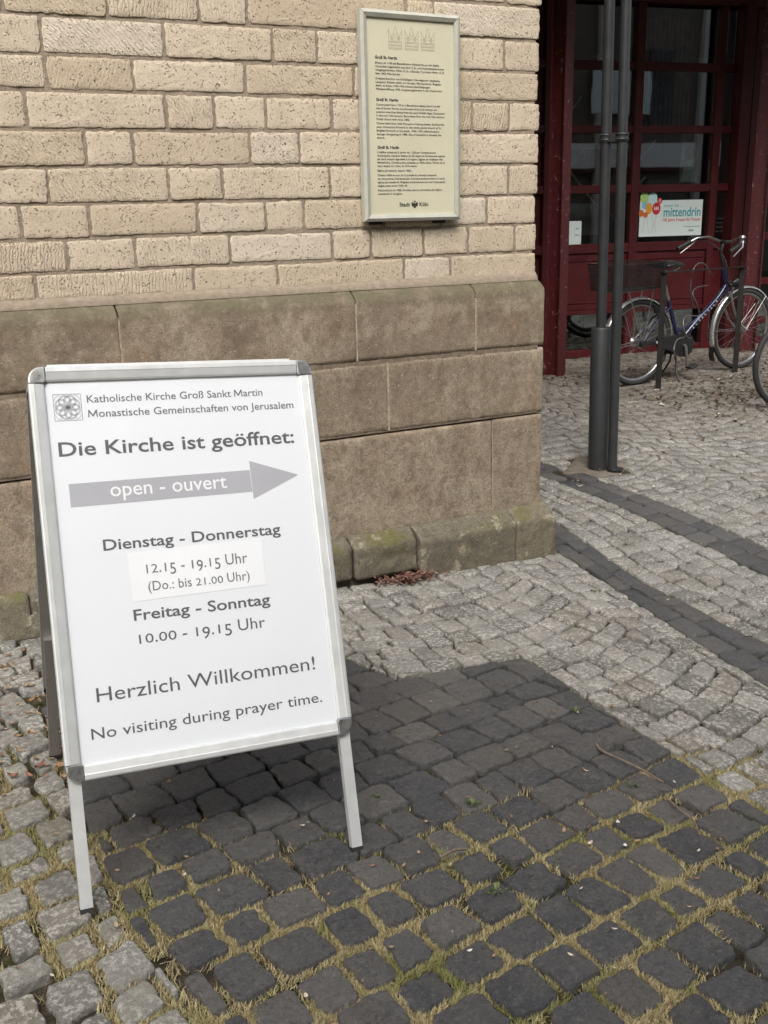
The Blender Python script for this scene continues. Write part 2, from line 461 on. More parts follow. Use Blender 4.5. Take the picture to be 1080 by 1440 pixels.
def arcmap(L, s0, sag, ang=0, org=(0, 0)):
    ca, sa = math.cos(ang), math.sin(ang)
    def mp(u, v, dv):
        ph = ((u-s0) % L)/L-.5
        if abs(ph+.5) < 1e-6: ph = -.5
        h = sag*(1-4*ph*ph); hd = -8*sag*ph/L
        x, y = u+hd*dv*.35, v-h
        return (org[0]+ca*x-sa*y, org[1]+sa*x+ca*y)
    return mp
def rotmap(ang, org):
    ca, sa = math.cos(ang), math.sin(ang)
    return lambda u, v, dv: (org[0]+ca*u-sa*v, org[1]+sa*u+ca*v)
# basalt field under the board
rowcells(-1.3, 1.3, -2.4, 1.1, .117, .121, rotmap(R(9), (-1.5, -1.6)), 'R1', .14, wob=.10)
# dark strips: two rows each, running away from the camera
def stripmap(l, r):
    return lambda u, v, dv: (l(u)*(1-v)+r(u)*v, u)
rowcells(-3.0, 1.1, 0, 1, .5, .150, stripmap(A_l, A_r), 'A', .22, wob=.10)
rowcells(-3.0, 1.7, 0, 1, .5, .165, stripmap(B_l, B_r), 'B', .22, wob=.10)
rowcells(-3.0, 1.6, 0, 1, .2, .118, stripmap(A_r, B_l), 'AB', .2, wob=.16)
# granite segmental arcs, near field left of strip A, and the far square right of strip B
rowcells(-4.2, .6, -3.6, .9, .104, .100, arcmap(.98, -1.28, .125, R(4)), 'NEAR', .1, (.98, -1.28), .16)
rowcells(-1.5, 9.5, -4.0, 6.4, .108, .098, arcmap(1.32, .25, .20, R(-6), (0, 0)), 'FAR', .1, (1.32, .25), .16)
rowcells(.0, .5, -.05, 1.6, .11, .11, rotmap(0, (0, 0)), 'CORNER', .1, wob=.1)

PLATE = [(.93, 1.06), (1.17, .845), (1.47, 1.07), (1.26, 1.33)]
def in_poly(p, poly):
    s = [left(p, poly[i], poly[(i+1) % len(poly)]) > 0 for i in range(len(poly))]
    return all(s) or not any(s)
stones_g, stones_b = MB(), MB(); PL = []
def gmap(x, y, h): return (x, y, gz(x, y)+h)
for q, kind in cells:
    if area(q) < 0: q = q[::-1]
    cx = sum(p[0] for p in q)/4; cy = sum(p[1] for p in q)/4
    basalt = kind in ('R1', 'A', 'B')
    if kind == 'R1':
        for a, b in (R2 if cy > -.918 and cx < -1.19 else R1): q = clip(q, a, b)
        if len(q) < 3: continue
        if cy < -3.4: continue
    elif kind == 'NEAR':
        if cy > .12 or cy < -3.6: continue
        q = clip(q, (A_l(cy-.3)-.002, cy-.3), (A_l(cy+.3)-.002, cy+.3))
        if len(q) < 3: continue
        cx = sum(p[0] for p in q)/len(q); cy = sum(p[1] for p in q)/len(q)
        if any(all(in_R1(p, -.004, reg) for p in q) for reg in (R1, R2)): continue
        for reg in (R1, R2):
            if len(q) > 2 and any(in_R1(p, -.002, reg) for p in q+[(cx, cy)]):
                a, b = min(reg, key=lambda ab: left((cx, cy), *ab)/math.hypot(ab[1][0]-ab[0][0], ab[1][1]-ab[0][1]))
                q = clip(q, a, b, False)
        q = clip(q, (-9, -.055), (9, -.055), False)
    elif kind == 'FAR':
        if cx < B_r(cy)-.06 and cy < 1.7: continue
        if cx < .1 or cx > 8.6 or cy < -2.6 or cy > 6: continue
        if cy < 1.75: q = clip(q, (B_r(cy-.3), cy-.3), (B_r(cy+.3), cy+.3), False)
    elif kind == 'CORNER':
        if cx > A_l(cy)-.01: continue
        q = clip(q, (A_l(cy-.3), cy-.3), (A_l(cy+.3), cy+.3))
        q = clip(q, (.03, -9), (.03, 9), False)
    elif kind == 'AB' and cy > 1.5: continue
    if cx > .8 and in_poly((cx, cy), PLATE): continue
    if len(q) < 3: continue
    gf_ = grass_f(cx, cy)
    dist = math.hypot(cx+2.63, cy+3.54)
    j = (.0034 if basalt else .0052)+gf_*rng.uniform(.002, .011)
    q = inset(q, j)
    if len(q) < 3 or area(q) < .0007: continue
    near = dist < 3.3; mid = dist < 5.5
    far = not mid
    H = rng.gauss(0, .0030); tl = (rng.gauss(0, .024), rng.gauss(0, .024))
    if kind in ('A', 'B'): H -= .001
    stone(stones_b if basalt else stones_g, q, gmap, H, .03, .0072 if basalt else .0088,
          seg=.0095 if near else (.022 if mid else .045), rough=.0027 if near else .0022,
          rnd=.0040 if basalt else .0038, tilt=tl,
          nfreq=46 if near else 28, rings=((.982, .5), (.945, .88), (.87, 1.0), (.75, 1.02), (.60, 1.03), (.44, 1.04), (.28, 1.04), (.13, 1.04)) if near else (((.955, .6), (.84, 1.0)) if mid else ((.90, .9),)),
          k=.08 if not gf_ > .3 else .10)
    if cx < -.3 and cy > -3 and cy < .1: PL.append(q)
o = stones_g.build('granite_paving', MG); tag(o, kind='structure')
o = stones_b.build('basalt_paving', MBAS); tag(o, kind='structure')
mp_ = simple('cast_concrete', (.17, .145, .115), .9, var=.25, scale=18, bump=.3, spec=.2)
pm = MB(); stone(pm, inset(PLATE, .006), gmap, -.001, .03, .004, seg=.04, rough=.0008, rnd=.002, rings=((.97, .8), (.6, 1.0)), k=.06)
o = pm.build('foundation_slab', mp_); tag(o, kind='structure')

# ------------------------------------------------------------------ grass and moss in the joints
X0, Y0, ST = -3.2, -3.0, .004; NXg, NYg = int(2.9/ST), int(3.1/ST)
occ = np.zeros((NYg, NXg), bool)
for q in PL:
    xs = [p[0] for p in q]; ys = [p[1] for p in q]
    i0, i1 = max(0, int((min(xs)-X0)/ST)), min(NXg, int((max(xs)-X0)/ST)+2)
    j0, j1 = max(0, int((min(ys)-Y0)/ST)), min(NYg, int((max(ys)-Y0)/ST)+2)
    if i1 <= i0 or j1 <= j0: continue
    gxx, gyy = np.meshgrid(X0+np.arange(i0, i1)*ST, Y0+np.arange(j0, j1)*ST)
    ins = np.ones(gxx.shape, bool)
    qq = q if area(q) > 0 else q[::-1]
    for i in range(len(qq)):
        a, b = qq[i], qq[(i+1) % len(qq)]
        ins &= (b[0]-a[0])*(gyy-a[1])-(b[1]-a[1])*(gxx-a[0]) > 0
    occ[j0:j1, i0:i1] |= ins
NR = np.random.default_rng(5)
def in_view(x, y):
    d = Vector((x, y, gz(x, y)))-Vector((-2.6313, -3.5386, 1.4671)); zc = d.dot(fwd)
    return zc > .2 and abs(d.dot(r2)/zc) < .46 and abs(d.dot(u2)/zc) < .58
roots = []
free = np.argwhere(~occ); NR.shuffle(free)
cnt = 0
for jy, ix in free:
    x, y = X0+(ix+NR.random())*ST, Y0+(jy+NR.random())*ST
    g_ = grass_f(x, y)
    if y > -.12: continue
    cl = .42+1.35*pn(x*4.5, y*4.5, 9)+.5*pn(x*17, y*17, 4)
    pden = max(0, g_*(.10+cl)*1.5)+.006*max(0, cl)
    if x < -2.28: pden *= .9
    for _ in range(4):
        if NR.random() < pden*.75 and in_view(x, y): roots.append((x+NR.normal(0, .003), y+NR.normal(0, .003), g_))
    if len(roots) > 150000: break
def blades(roots, lmin, lmax, lay, wd):
    n = len(roots); rt_ = np.array(roots); V = np.zeros((n, 5, 3)); 
    L = NR.uniform(lmin, lmax, n)*(.55+.45*rt_[:, 2]); az = NR.uniform(0, 2*np.pi, n)
    up = np.abs(NR.normal(lay, .28, n)); up = np.clip(up, .05, 1.25); bend = NR.uniform(-.9, .4, n)
    base = np.array([gz(a, b) for a, b in rt_[:, :2]])-.016
    wx = np.stack([-np.sin(az), np.cos(az)], 1)*wd*NR.uniform(.6, 1.3, n)[:, None]
    dirx = np.stack([np.cos(az), np.sin(az)], 1)
    p0 = np.column_stack([rt_[:, :2], base])
    m = p0.copy(); m[:, :2] += dirx*(np.cos(up)*L*.5)[:, None]; m[:, 2] += np.sin(up)*L*.5+.004
    up2 = up+bend; t_ = m.copy(); t_[:, :2] += dirx*(np.cos(up2)*L*.5)[:, None]; t_[:, 2] += np.sin(up2)*L*.5
    t_[:, 2] = np.maximum(t_[:, 2], base+.013)
    V[:, 0] = p0; V[:, 1] = p0; V[:, 2] = m; V[:, 3] = m; V[:, 4] = t_
    V[:, 0, :2] -= wx; V[:, 1, :2] += wx; V[:, 2, :2] -= wx*.8; V[:, 3, :2] += wx*.8
    F = np.array([[0, 1, 3], [0, 3, 2], [2, 3, 4]])[None]+(np.arange(n)*5)[:, None, None]
    return V.reshape(-1, 3), F.reshape(-1, 3)
def m_grass():
    t = NT('dry_grass')
    isl = t.island(); patch = t.noise(6, 4, .6)
    dry = t.ramp(isl, [(0, (.24, .17, .09)), (.25, (.48, .40, .22)), (.5, (.66, .57, .36)), (.75, (.40, .36, .17)), (1, (.22, .14, .075))])
    grn = t.ramp(isl, [(0, (.12, .16, .035)), (.5, (.20, .235, .06)), (1, (.33, .33, .12))])
    f = t.math('MULTIPLY', t.ramp(patch, [(.50, 0), (.68, 1)]), .75)
    m = t.set(col=t.mix(f, dry, grn), rough=.7, spec=.25)
    tr = t.n('BsdfTranslucent'); t.l(t.mix(f, dry, grn), tr.inputs['Color'])
    ms = t.n('MixShader'); ms.inputs[0].default_value = .25
    t.t.links.new(t.b.outputs[0], ms.inputs[1]); t.t.links.new(tr.outputs[0], ms.inputs[2]); t.t.links.new(ms.outputs[0], t.out.inputs[0])
    return m
MGR = m_grass()
V, F = blades(roots, .006, .020, .34, .0011)
o = np_mesh('grass', V, F, MGR); tag(o, 'straw coloured and green grass growing in the joints of the setts', 'grass', kind='stuff')

# ------------------------------------------------------------------ church: materials
def m_tuff():
    t = NT('tuff_stone')
    isl = t.island()
    base = t.ramp(isl, [(0, (.56, .460, .335)), (.3, (.64, .54, .41)), (.6, (.67, .57, .435)), (.85, (.59, .49, .36)), (1, (.70, .61, .49))])
    bl = t.noise(5, 5, .6)
    c = t.mix(t.ramp(bl, [(.35, .0), (.75, .30)]), base, (.44, .35, .23))
    warp = t.mapv((1, 1, 1.3))
    # open pores: sparse, of uneven size
    pv = t.vor(52, 'Distance', vec=warp); pr = t.noise(23, 4, .75)
    pit = t.math('MULTIPLY', t.ramp(pv, [(.16, 1), (.24, 0)]), t.ramp(pr, [(.575, 0), (.61, 1)]))
    pv2 = t.vor(120, 'Distance'); pit2 = t.math('MULTIPLY', t.ramp(pv2, [(.24, 1), (.36, 0)]), t.ramp(t.noise(55, 4, .75), [(.50, 0), (.57, 1)]))
    pits = t.math('MAXIMUM', pit, t.math('MULTIPLY', pit2, .7))
    c = t.mix(t.math('MULTIPLY', pits, .85), c, (.10, .075, .05))
    fine = t.noise(180, 5, .75)
    c = t.mix(t.ramp(fine, [(.36, .36), (.55, 0)]), c, (.30, .235, .155))
    c = t.mix(t.ramp(t.noise(48, 6, .75), [(.48, 0), (.68, .20)]), c, (.36, .29, .19))
    lf = t.ramp(t.noise(95, 3, .6), [(.64, 0), (.72, .5)])
    c = t.mix(lf, c, (.68, .59, .44))
    # tooling: slanting chisel strokes, different on every block
    rot = t.n('VectorRotate'); rot.rotation_type = 'Y_AXIS'; t.t.links.new(t.obj, rot.inputs['Vector'])
    t.l(t.math('MULTIPLY_ADD', isl, 1.1, -.35), rot.inputs['Angle'])
    wv = t.n('TexWave'); wv.bands_direction = 'X'; wv.inputs['Scale'].default_value = 26; wv.inputs['Distortion'].default_value = 5.5
    wv.inputs['Detail'].default_value = 3; wv.inputs['Detail Scale'].default_value = 2.2; t.t.links.new(rot.outputs[0], wv.inputs['Vector'])
    pick = t.math('FRACT', t.math('MULTIPLY', isl, 17.3))
    ch = t.math('MULTIPLY', t.ramp(wv.outputs[1], [(.0, 0), (.5, 1)]), t.math('MULTIPLY', t.ramp(pick, [(.25, .12), (.75, 1)]), t.ramp(t.noise(14, 3), [(.35, .2), (.6, 1)])))
    h = t.math('ADD', t.math('MULTIPLY', fine, .55), t.math('MULTIPLY', ch, .55))
    h = t.math('SUBTRACT', h, t.math('MULTIPLY', pits, 1.1))
    h = t.math('ADD', h, t.math('MULTIPLY', t.noise(30, 3), .3))
    return t.set(col=c, rough=.93, spec=.15, normal=t.bump(h, .85, .005))
def m_mortar():
    t = NT('lime_mortar')
    a = t.noise(45, 6, .7)
    c = t.ramp(a, [(.3, (.27, .22, .16)), (.55, (.36, .295, .22)), (.75, (.44, .37, .28))])
    return t.set(col=c, rough=.97, spec=.1, normal=t.bump(t.math('ADD', a, t.noise(240, 4, .7)), .9, .006))
def m_plinth():
    t = NT('plinth_stone')
    isl = t.island(); z = t.sepz()
    base = t.ramp(isl, [(0, (.27, .208, .150)), (.3, (.37, .295, .222)), (.6, (.30, .235, .168)), (1, (.36, .275, .20))])
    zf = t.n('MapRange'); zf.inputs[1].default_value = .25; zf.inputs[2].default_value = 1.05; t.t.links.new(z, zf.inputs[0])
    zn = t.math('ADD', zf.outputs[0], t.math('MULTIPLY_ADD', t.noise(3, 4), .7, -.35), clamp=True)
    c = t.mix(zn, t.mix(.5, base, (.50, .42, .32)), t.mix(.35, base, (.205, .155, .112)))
    st = t.noise(2.4, 5, .6, t.mapv((2.6, 1, .7)))
    c = t.mix(t.ramp(st, [(.5, 0), (.7, .45)]), c, (.135, .105, .076))
    warm = t.noise(4.5, 4, .6, t.mapv((1, 1, 1), (0, 0, 0), (3, 0, 7)))
    c = t.mix(t.ramp(warm, [(.52, 0), (.7, .4)]), c, (.34, .225, .14))
    pale = t.noise(6.5, 6, .7, t.mapv((1, 1, 1), (0, 0, 0), (8, 1, 2)))
    c = t.mix(t.ramp(pale, [(.47, 0), (.62, .6)]), c, (.52, .44, .335))
    drk = t.noise(11, 6, .7, t.mapv((1.3, 1, .8), (0, 0, 0), (2, 5, 1)))
    c = t.mix(t.ramp(drk, [(.50, 0), (.66, .55)]), c, (.165, .125, .09))
    # clasts: small pale and dark inclusions
    fv = t.vor(62, 'Color', vec=t.mapv((1, 1, 1.5))); fd = t.vor(62, 'Distance', vec=t.mapv((1, 1, 1.5)))
    sep = t.n('SeparateColor'); t.t.links.new(fv, sep.inputs[0])
    fl = t.math('MULTIPLY', t.ramp(sep.outputs[0], [(.86, 0), (.87, 1)]), t.ramp(fd, [(.22, 1), (.40, 0)]))
    fl2 = t.math('MULTIPLY', t.ramp(sep.outputs[1], [(.88, 0), (.89, 1)]), t.ramp(fd, [(.14, 1), (.26, 0)]))
    c = t.mix(t.math('MULTIPLY', fl, .7), c, (.48, .40, .30))
    c = t.mix(t.math('MULTIPLY', fl2, .7), c, (.07, .055, .04))
    fine = t.noise(190, 5, .8); mid = t.noise(34, 7, .75)
    c = t.mix(t.ramp(mid, [(.36, .40), (.56, 0)]), c, (.10, .075, .052))
    c = t.mix(t.ramp(mid, [(.56, 0), (.74, .34)]), c, (.40, .32, .235))
    c = t.mix(t.ramp(fine, [(.34, .65), (.55, 0)]), c, (.075, .056, .04))
    c = t.mix(t.ramp(fine, [(.58, 0), (.72, .5)]), c, (.46, .385, .29))
    low = t.n('MapRange'); low.inputs[1].default_value = .85; low.inputs[2].default_value = .25; low.inputs[3].default_value = .35; low.inputs[4].default_value = 1.0
    t.t.links.new(z, low.inputs[0])
    h = t.math('MULTIPLY', t.math('ADD', t.math('MULTIPLY', fine, .6), t.math('MULTIPLY', mid, .9)), low.outputs[0])
    # algae on the weathered slope and just below it
    al = t.n('MapRange'); al.inputs[1].default_value = 1.120; al.inputs[2].default_value = 1.172; t.t.links.new(z, al.inputs[0])
    alf = t.math('MULTIPLY', al.outputs[0], t.ramp(t.noise(11, 5, .65), [(.3, .35), (.6, .9)]))
    c = t.mix(alf, c, t.mix(t.noise(70, 4), (.075, .070, .042), (.165, .15, .095)))
    return t.set(col=c, rough=.95, spec=.12, normal=t.bump(h, .9, .008))
def m_base():
    t = NT('mossy_base_stone')
    isl = t.island(); n1 = t.noise(7, 6, .68); n2 = t.noise(30, 6, .72); fine = t.noise(170, 4, .75)
    c = t.ramp(isl, [(0, (.30, .26, .19)), (.5, (.20, .178, .138)), (1, (.26, .225, .16))])
    c = t.mix(t.ramp(n2, [(.44, .0), (.64, .65)]), c, (.13, .114, .085))
    geo = t._g or t.n('NewGeometry'); sp = t.n('SeparateXYZ'); t.t.links.new(geo.outputs['Normal'], sp.inputs[0])
    upf = t.ramp(sp.outputs['Z'], [(.12, .25), (.6, 1)])
    moss = t.math('MULTIPLY', t.ramp(n1, [(.50, 0), (.62, 1)]), upf)
    c = t.mix(t.math('MULTIPLY', moss, .85), c, t.mix(n2, (.10, .10, .032), (.25, .225, .095)))
    lich = t.math('MULTIPLY', t.ramp(t.noise(10, 5, .7, t.mapv((1, 1, 1), (0, 0, 0), (5, 2, 9))), [(.56, 0), (.63, 1)]), t.ramp(n2, [(.4, 1), (.6, .3)]))
    c = t.mix(t.math('MULTIPLY', lich, .75), c, (.56, .50, .37))
    c = t.mix(t.ramp(fine, [(.4, .4), (.6, 0)]), c, (.05, .042, .03))
    h = t.math('ADD', t.math('MULTIPLY', n2, 1.0), t.math('MULTIPLY', fine, .4))
    return t.set(col=c, rough=.95, spec=.12, normal=t.bump(h, .9, .010))
MT, MMO, MPL, MBS = m_tuff(), m_mortar(), m_plinth(), m_base()

church = empty('church_wall', (0, 0, 0))
tag(church, 'church wall of pale tuff courses on a brown stone plinth, corner facing the bicycles', 'wall')
# ------------------------------------------------------------------ tuff courses
YW = .060
ZL = {8: (1.216, 1.206), 7: (1.311, 1.312), 6: (1.418, 1.427), 5: (1.531, 1.540), 4: (1.646, 1.662), 3: (1.762, 1.783), 2: (1.880, 1.900), 1: (1.986, 2.010), 0: (2.101, 2.128), -1: (2.225, 2.251)}
for k in range(-2, -9, -1): ZL[k] = (ZL[k+1][0]+.116, ZL[k+1][1]+.116)
def zline(k, x):
    a, b = ZL[k]; t = min(1, max(0, (x+2.1)/2.1)); return a+(b-a)*t
JX = {-2: [-1.55, -1.1, -.74, -.171], -1: [-2.05, -1.725, -1.417, -1.246, -.618, -.499], 0: [-1.944, -1.546, -1.155, -.985, -.60, -.175],
      1: [-1.66, -1.265, -.841, -.60], 2: [-2.014, -1.557, -1.385, -1.195, -.935, -.70, -.324, -.151], 3: [-1.838, -1.68, -1.261, -1.071, -.62],
      4: [-1.973, -1.567, -1.372, -.952, -.60, -.149], 5: [-1.85, -1.47, -1.215, -1.063, -.73, -.47, -.254],
      6: [-1.935, -1.703, -1.359, -.951, -.787, -.552, -.344, -.114], 7: [-2.047, -1.502, -1.179, -.641, -.427]}
tuff = MB()
def wmap(Y): return lambda x, z, h: (x, Y-h, z)
for k in range(7, -8, -1):
    js = list(JX.get(k, []))
    x = (js[0] if js else rng.uniform(-.4, -.15))
    if not js: js = [x]
    while x > -5: x -= rng.choice([.16, .28, .36, .42, .22]); js.insert(0, x)
    xr = {6: -.010, 5: -.016, 4: -.006}.get(k, rng.uniform(-.012, -.002))
    js = js+[xr]
    vis = k > -3
    for a, b in zip(js, js[1:]):
        last = b == xr
        gpx = rng.uniform(.0045, .0065); gpz = rng.uniform(.0050, .0072)
        q = [(a+gpx, zline(k+1, a)+gpz+rng.uniform(-.002, .002)), (b-(0 if last else gpx), zline(k+1, b)+gpz+rng.uniform(-.002, .002)),
             (b-(0 if last else gpx), zline(k, b)-gpz+rng.uniform(-.002, .002)), (a+gpx, zline(k, a)-gpz+rng.uniform(-.002, .002))]
        if k == 7: q[0] = (q[0][0], q[0][1]+.004); q[1] = (q[1][0], q[1][1]+.004)
        v = vis and a > -2.6
        nn = subdiv(q, .02 if v else .12)
        stone(tuff, [(x_+pn(x_*30, z_*30, k)*.0016, z_+pn(x_*30, z_*30, k+9)*.0016) for x_, z_ in nn] if v else q, wmap(YW), rng.gauss(0, .0010), .30 if last else .035, .0036,
              seg=.012 if v else .2, rough=.0016, rnd=.0030, nfreq=16, k=.25 if v else .06,
              rings=((.990, .80), (.965, 1.0), (.72, 1.03), (.40, 1.04)) if v else ((.97, .9),), tilt=(rng.gauss(0, .003), rng.gauss(0, .004)))
tuff.build('tuff_masonry', MT, church)
# mortar body behind the faces, finely broken surface
mo = MB(); xs = np.arange(-5, -.018, .025); zs = np.arange(1.185, 2.75, .0125)
mv = [(x, YW+.0036+.0018*pn(x*30, z*30)+.0012*pn(x*90, z*90), z) for z in zs for x in xs]; n_ = len(xs)
mo.add(mv, [(j*n_+i, j*n_+i+1, (j+1)*n_+i+1, (j+1)*n_+i) for j in range(len(zs)-1) for i in range(n_-1)], True)
mo.box((-2.52, 4.05, 1.6), (5.0, 7.95, 3.2))
# bedding fillet under the lowest course
bv = []; xs2 = list(np.arange(-5, -.004, .012))
for x in xs2:
    e = .004*pn(x*25, 3)+.003*pn(x*70, 8)
    bv += [(x, YW+.004, 1.232+e), (x, YW-.006+e*.5, 1.221+e), (x, YW-.016+e*.6, 1.212), (x, YW-.018, 1.196)]
mo.add(bv, [(i*4+j, (i+1)*4+j, (i+1)*4+j+1, i*4+j+1) for i in range(len(xs2)-1) for j in range(3)], True)
mo.build('mortar', MMO, church)
up = MB(); up.box((-7, 6, 7.0), (14, 11.86, 7.6)); up.build('upper_wall', MT, church)
# ------------------------------------------------------------------ plinth and base course
def extr(mb, x0, x1, prof, amp, segx=.02, segp=.02, freq=22, rd=.004, cap=True, amp2=0, botz=None):
    """a dressed block: profile (Y,z) swept along X with worn ends and an uneven face"""
    pp = []
    for i in range(len(prof)-1):
        a, b = prof[i], prof[i+1]; n = max(1, int(math.hypot(b[0]-a[0], b[1]-a[1])/segp))
        for j in range(n): pp.append((a[0]+(b[0]-a[0])*j/n, a[1]+(b[1]-a[1])*j/n))
    pp.append(prof[-1])
    cy = sum(p[0] for p in pp)/len(pp); cz = sum(p[1] for p in pp)/len(pp)
    # round the profile corners a little
    for _ in range(1):
        pp = [pp[0]]+[((pp[i-1][0]+4*pp[i][0]+pp[i+1][0])/6, (pp[i-1][1]+4*pp[i][1]+pp[i+1][1])/6) for i in range(1, len(pp)-1)]+[pp[-1]]
    xs_ = [x0, x0+rd*.3, x0+rd]+list(np.linspace(x0+rd+.006, x1-rd-.006, max(2, int((x1-x0)/segx))))+[x1-rd, x1-rd*.3, x1]
    ins = {0: rd, 1: rd*.35, 2: 0, len(xs_)-1: rd, len(xs_)-2: rd*.35}
    vs = []; n = len(pp); sd = rng.random()*60
    for i, x in enumerate(xs_):
        d = ins.get(i, 0)
        for k_, (y, z) in enumerate(pp):
            e = amp*(pn(x*freq, z*freq+y*freq, sd)+.5*pn(x*freq*2.6, (z+y)*freq*2.6, sd))+amp2*min(0, pn(x*5, (z+y)*5, sd+3))
            r_ = math.hypot(y-cy, z-cz)+1e-6
            xe = x+(amp*.8*pn(z*60, y*60, sd+i) if i in (0, 1, len(xs_)-1, len(xs_)-2) else 0)
            vs.append((xe, y-(y-cy)/r_*(d)+max(-e, -amp*1.2) if k_ not in (0,) else y, z-(z-cz)/r_*d+(e*.5 if 0 < k_ < n-1 else 0)))
    fs = [(i*n+k_, (i+1)*n+k_, (i+1)*n+k_+1, i*n+k_+1) for i in range(len(xs_)-1) for k_ in range(n-1)]
    mb.add(vs, fs, True)
    if cap:
        mb.add(vs[:n], [tuple(range(n))]); mb.add(vs[-n:], [tuple(range(n))[::-1]])
pl_ = MB()
top = lambda: [(.25, .924), (0, .924), (0, 1.166), (.052, 1.201), (.25, 1.205)]
J = .0028
row1 = [-5, -3.4, -2.55, -1.798, -.890, -.345, 0]
for a, b in zip(row1, row1[1:]): extr(pl_, a+J, b-(0 if b == 0 else J), top(), .0011, .04 if a < -2.5 else .02)
row2 = [-5, -3.0, -2.1, -1.45, -.757, 0]
for a, b in zip(row2, row2[1:]): extr(pl_, a+J, b-(0 if b == 0 else J), [(.25, .634), (.001, .634), (.001, .919), (.25, .919)], .0012, .04 if a < -2.5 else .02)
row3 = [-5, -3.4, -2.35, -1.30, -.258, 0]
for a, b in zip(row3, row3[1:]): extr(pl_, a+J*.6, b-(0 if b == 0 else J*.6), [(.25, .205), (.002, .205), (.002, .629), (.25, .629)], .0024, .04 if a < -2.5 else .016, .016, 30, rd=.005, amp2=.004)
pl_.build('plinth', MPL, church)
# pale pointing in the plinth joints
pj = MB()
def strip(p0, p1, wd, off):
    a = Vector((p0[0], off, p0[1])); b = Vector((p1[0], off, p1[1])); d = (b-a).normalized(); nrm = Vector((-d.z, 0, d.x))
    n = max(2, int((b-a).length/.01)); vs = []
    for i in range(n+1):
        p = a+(b-a)*i/n; ww = wd*(.5+.35*pn(p.x*40, p.z*40, 5)); vs += [p+nrm*ww, p-nrm*ww]
    pj.add(vs, [(2*i, 2*i+2, 2*i+3, 2*i+1) for i in range(n)], True)
pj2 = MB(); pj2.box((-2.52, .1535, .896), (4.98, .30, .520)); pj2.box((-2.52, .165, .42), (4.98, .30, .415))
pj2.build('joint_mortar', simple('dull_joint_mortar', (.20, .155, .115), .95, var=.3, scale=60, bump=.3, spec=.1), church)
for x, z0, z1, wd in ((-1.798, .93, 1.15, .007), (-.890, .93, 1.15, .008), (-.345, .93, 1.14, .0085), (-.757, .64, .915, .0085), (-.258, .215, .625, .005)):
    strip((x, z0), (x, z1), wd, .0012)
m_point = simple('pale_pointing', (.36, .30, .22), .95, var=.35, scale=60, bump=.3, spec=.1)
pj.build('pointing', m_point, church)
bs = MB()
def bprof(y, zt, zi, zb): return [(.2, zb), (y, zb), (y, zt), (-.003, zi), (.2, zi)]
extr(bs, -.178, .034, bprof(-.080, .176, .226, -.06), .0040, .014, .014, 26, rd=.012, amp2=.010)
extr(bs, -.660, -.181, bprof(-.078, .178, .224, -.06), .0022, .016, .016, 26, rd=.006, amp2=.004)
extr(bs, -.956, -.664, bprof(-.066, .188, .226, .052), .0060, .013, .013, 24, rd=.012, amp2=.014)
extr(bs, -1.30, -.962, bprof(-.058, .190, .228, .058), .0065, .014, .014, 24, rd=.014, amp2=.016)
for a, b in ((-1.75, -1.306), (-2.2, -1.756), (-2.75, -2.206), (-3.6, -2.756), (-5, -3.606)):
    extr(bs, a, b, [(.2, gz((a+b)/2, 0)-.05), (-.018, gz((a+b)/2, 0)-.05), (-.022, .215), (-.002, .240), (.2, .243)], .0060, .018, .018, 20, rd=.012, amp2=.012)
bs.box((-2.0, .06, -.0), (2.6, .16, .30))
bs.build('base_course', MBS, church)
# pale scratch curls scribbled on the base course
sm = MB(); m_scr = simple('scratch', (.27, .24, .18), .95, var=.2)
for i in range(13):
    cx_ = -.62+i*.036+rng.uniform(-.006, .006); tt = rng.uniform(.25, .8)
    r0, r1 = rng.uniform(.013, .021), rng.uniform(.012, .018); cs = []
    for a in range(0, 330+rng.randrange(60), 24):
        u_, v_ = r0*math.cos(R(a)), r1*math.sin(R(a)); t_ = .5+v_/.062
        cs.append(Vector((cx_+u_+.3*v_, -.078+.075*t_-.0042, .178+.046*t_+.0032)))
    sm.tube(cs, .0009, 4)
for i in range(16):
    x0_ = -.50+i*.022; ps = []
    for j in range(6): ps.append((x0_+.02*math.sin(j*.8+i)+.01*j, -.0815, .165-.02*j+.01*math.sin(i*2.1)))
    if i % 3: sm.tube(ps, .0007, 4)
sm.build('scratch_marks', m_scr, church)

# ------------------------------------------------------------------ sandwich board
m_alu = simple('satin_aluminium', (.66, .67, .655), .36, metal=.3, var=.06, scale=25, bump=.04)
m_alu_dull_shade = simple('dull_shaded_aluminium', (.36, .345, .325), .45, metal=.7, var=.08, scale=25, bump=.05)  # darker, browner aluminium: shade on the rear frame and legs put into the colour
m_chrome = simple('scuffed_chrome', (.46, .46, .45), .30, metal=.85, var=.25, scale=60, bump=.15)
m_black = simple('black_rubber', (.022, .022, .022), .7, var=.2, scale=60, bump=.1)
m_grey_ink = simple('grey_print', (.105, .107, .115), .5, var=.05, bump=0)
m_mid_ink = simple('mid_grey_print', (.145, .147, .155), .5, var=.05, bump=0)
m_arrow = simple('pale_grey_print', (.40, .40, .42), .45, var=.03, scale=6, bump=0)
m_white_ink = simple('white_print', (.80, .80, .80), .5, var=.02, bump=0)
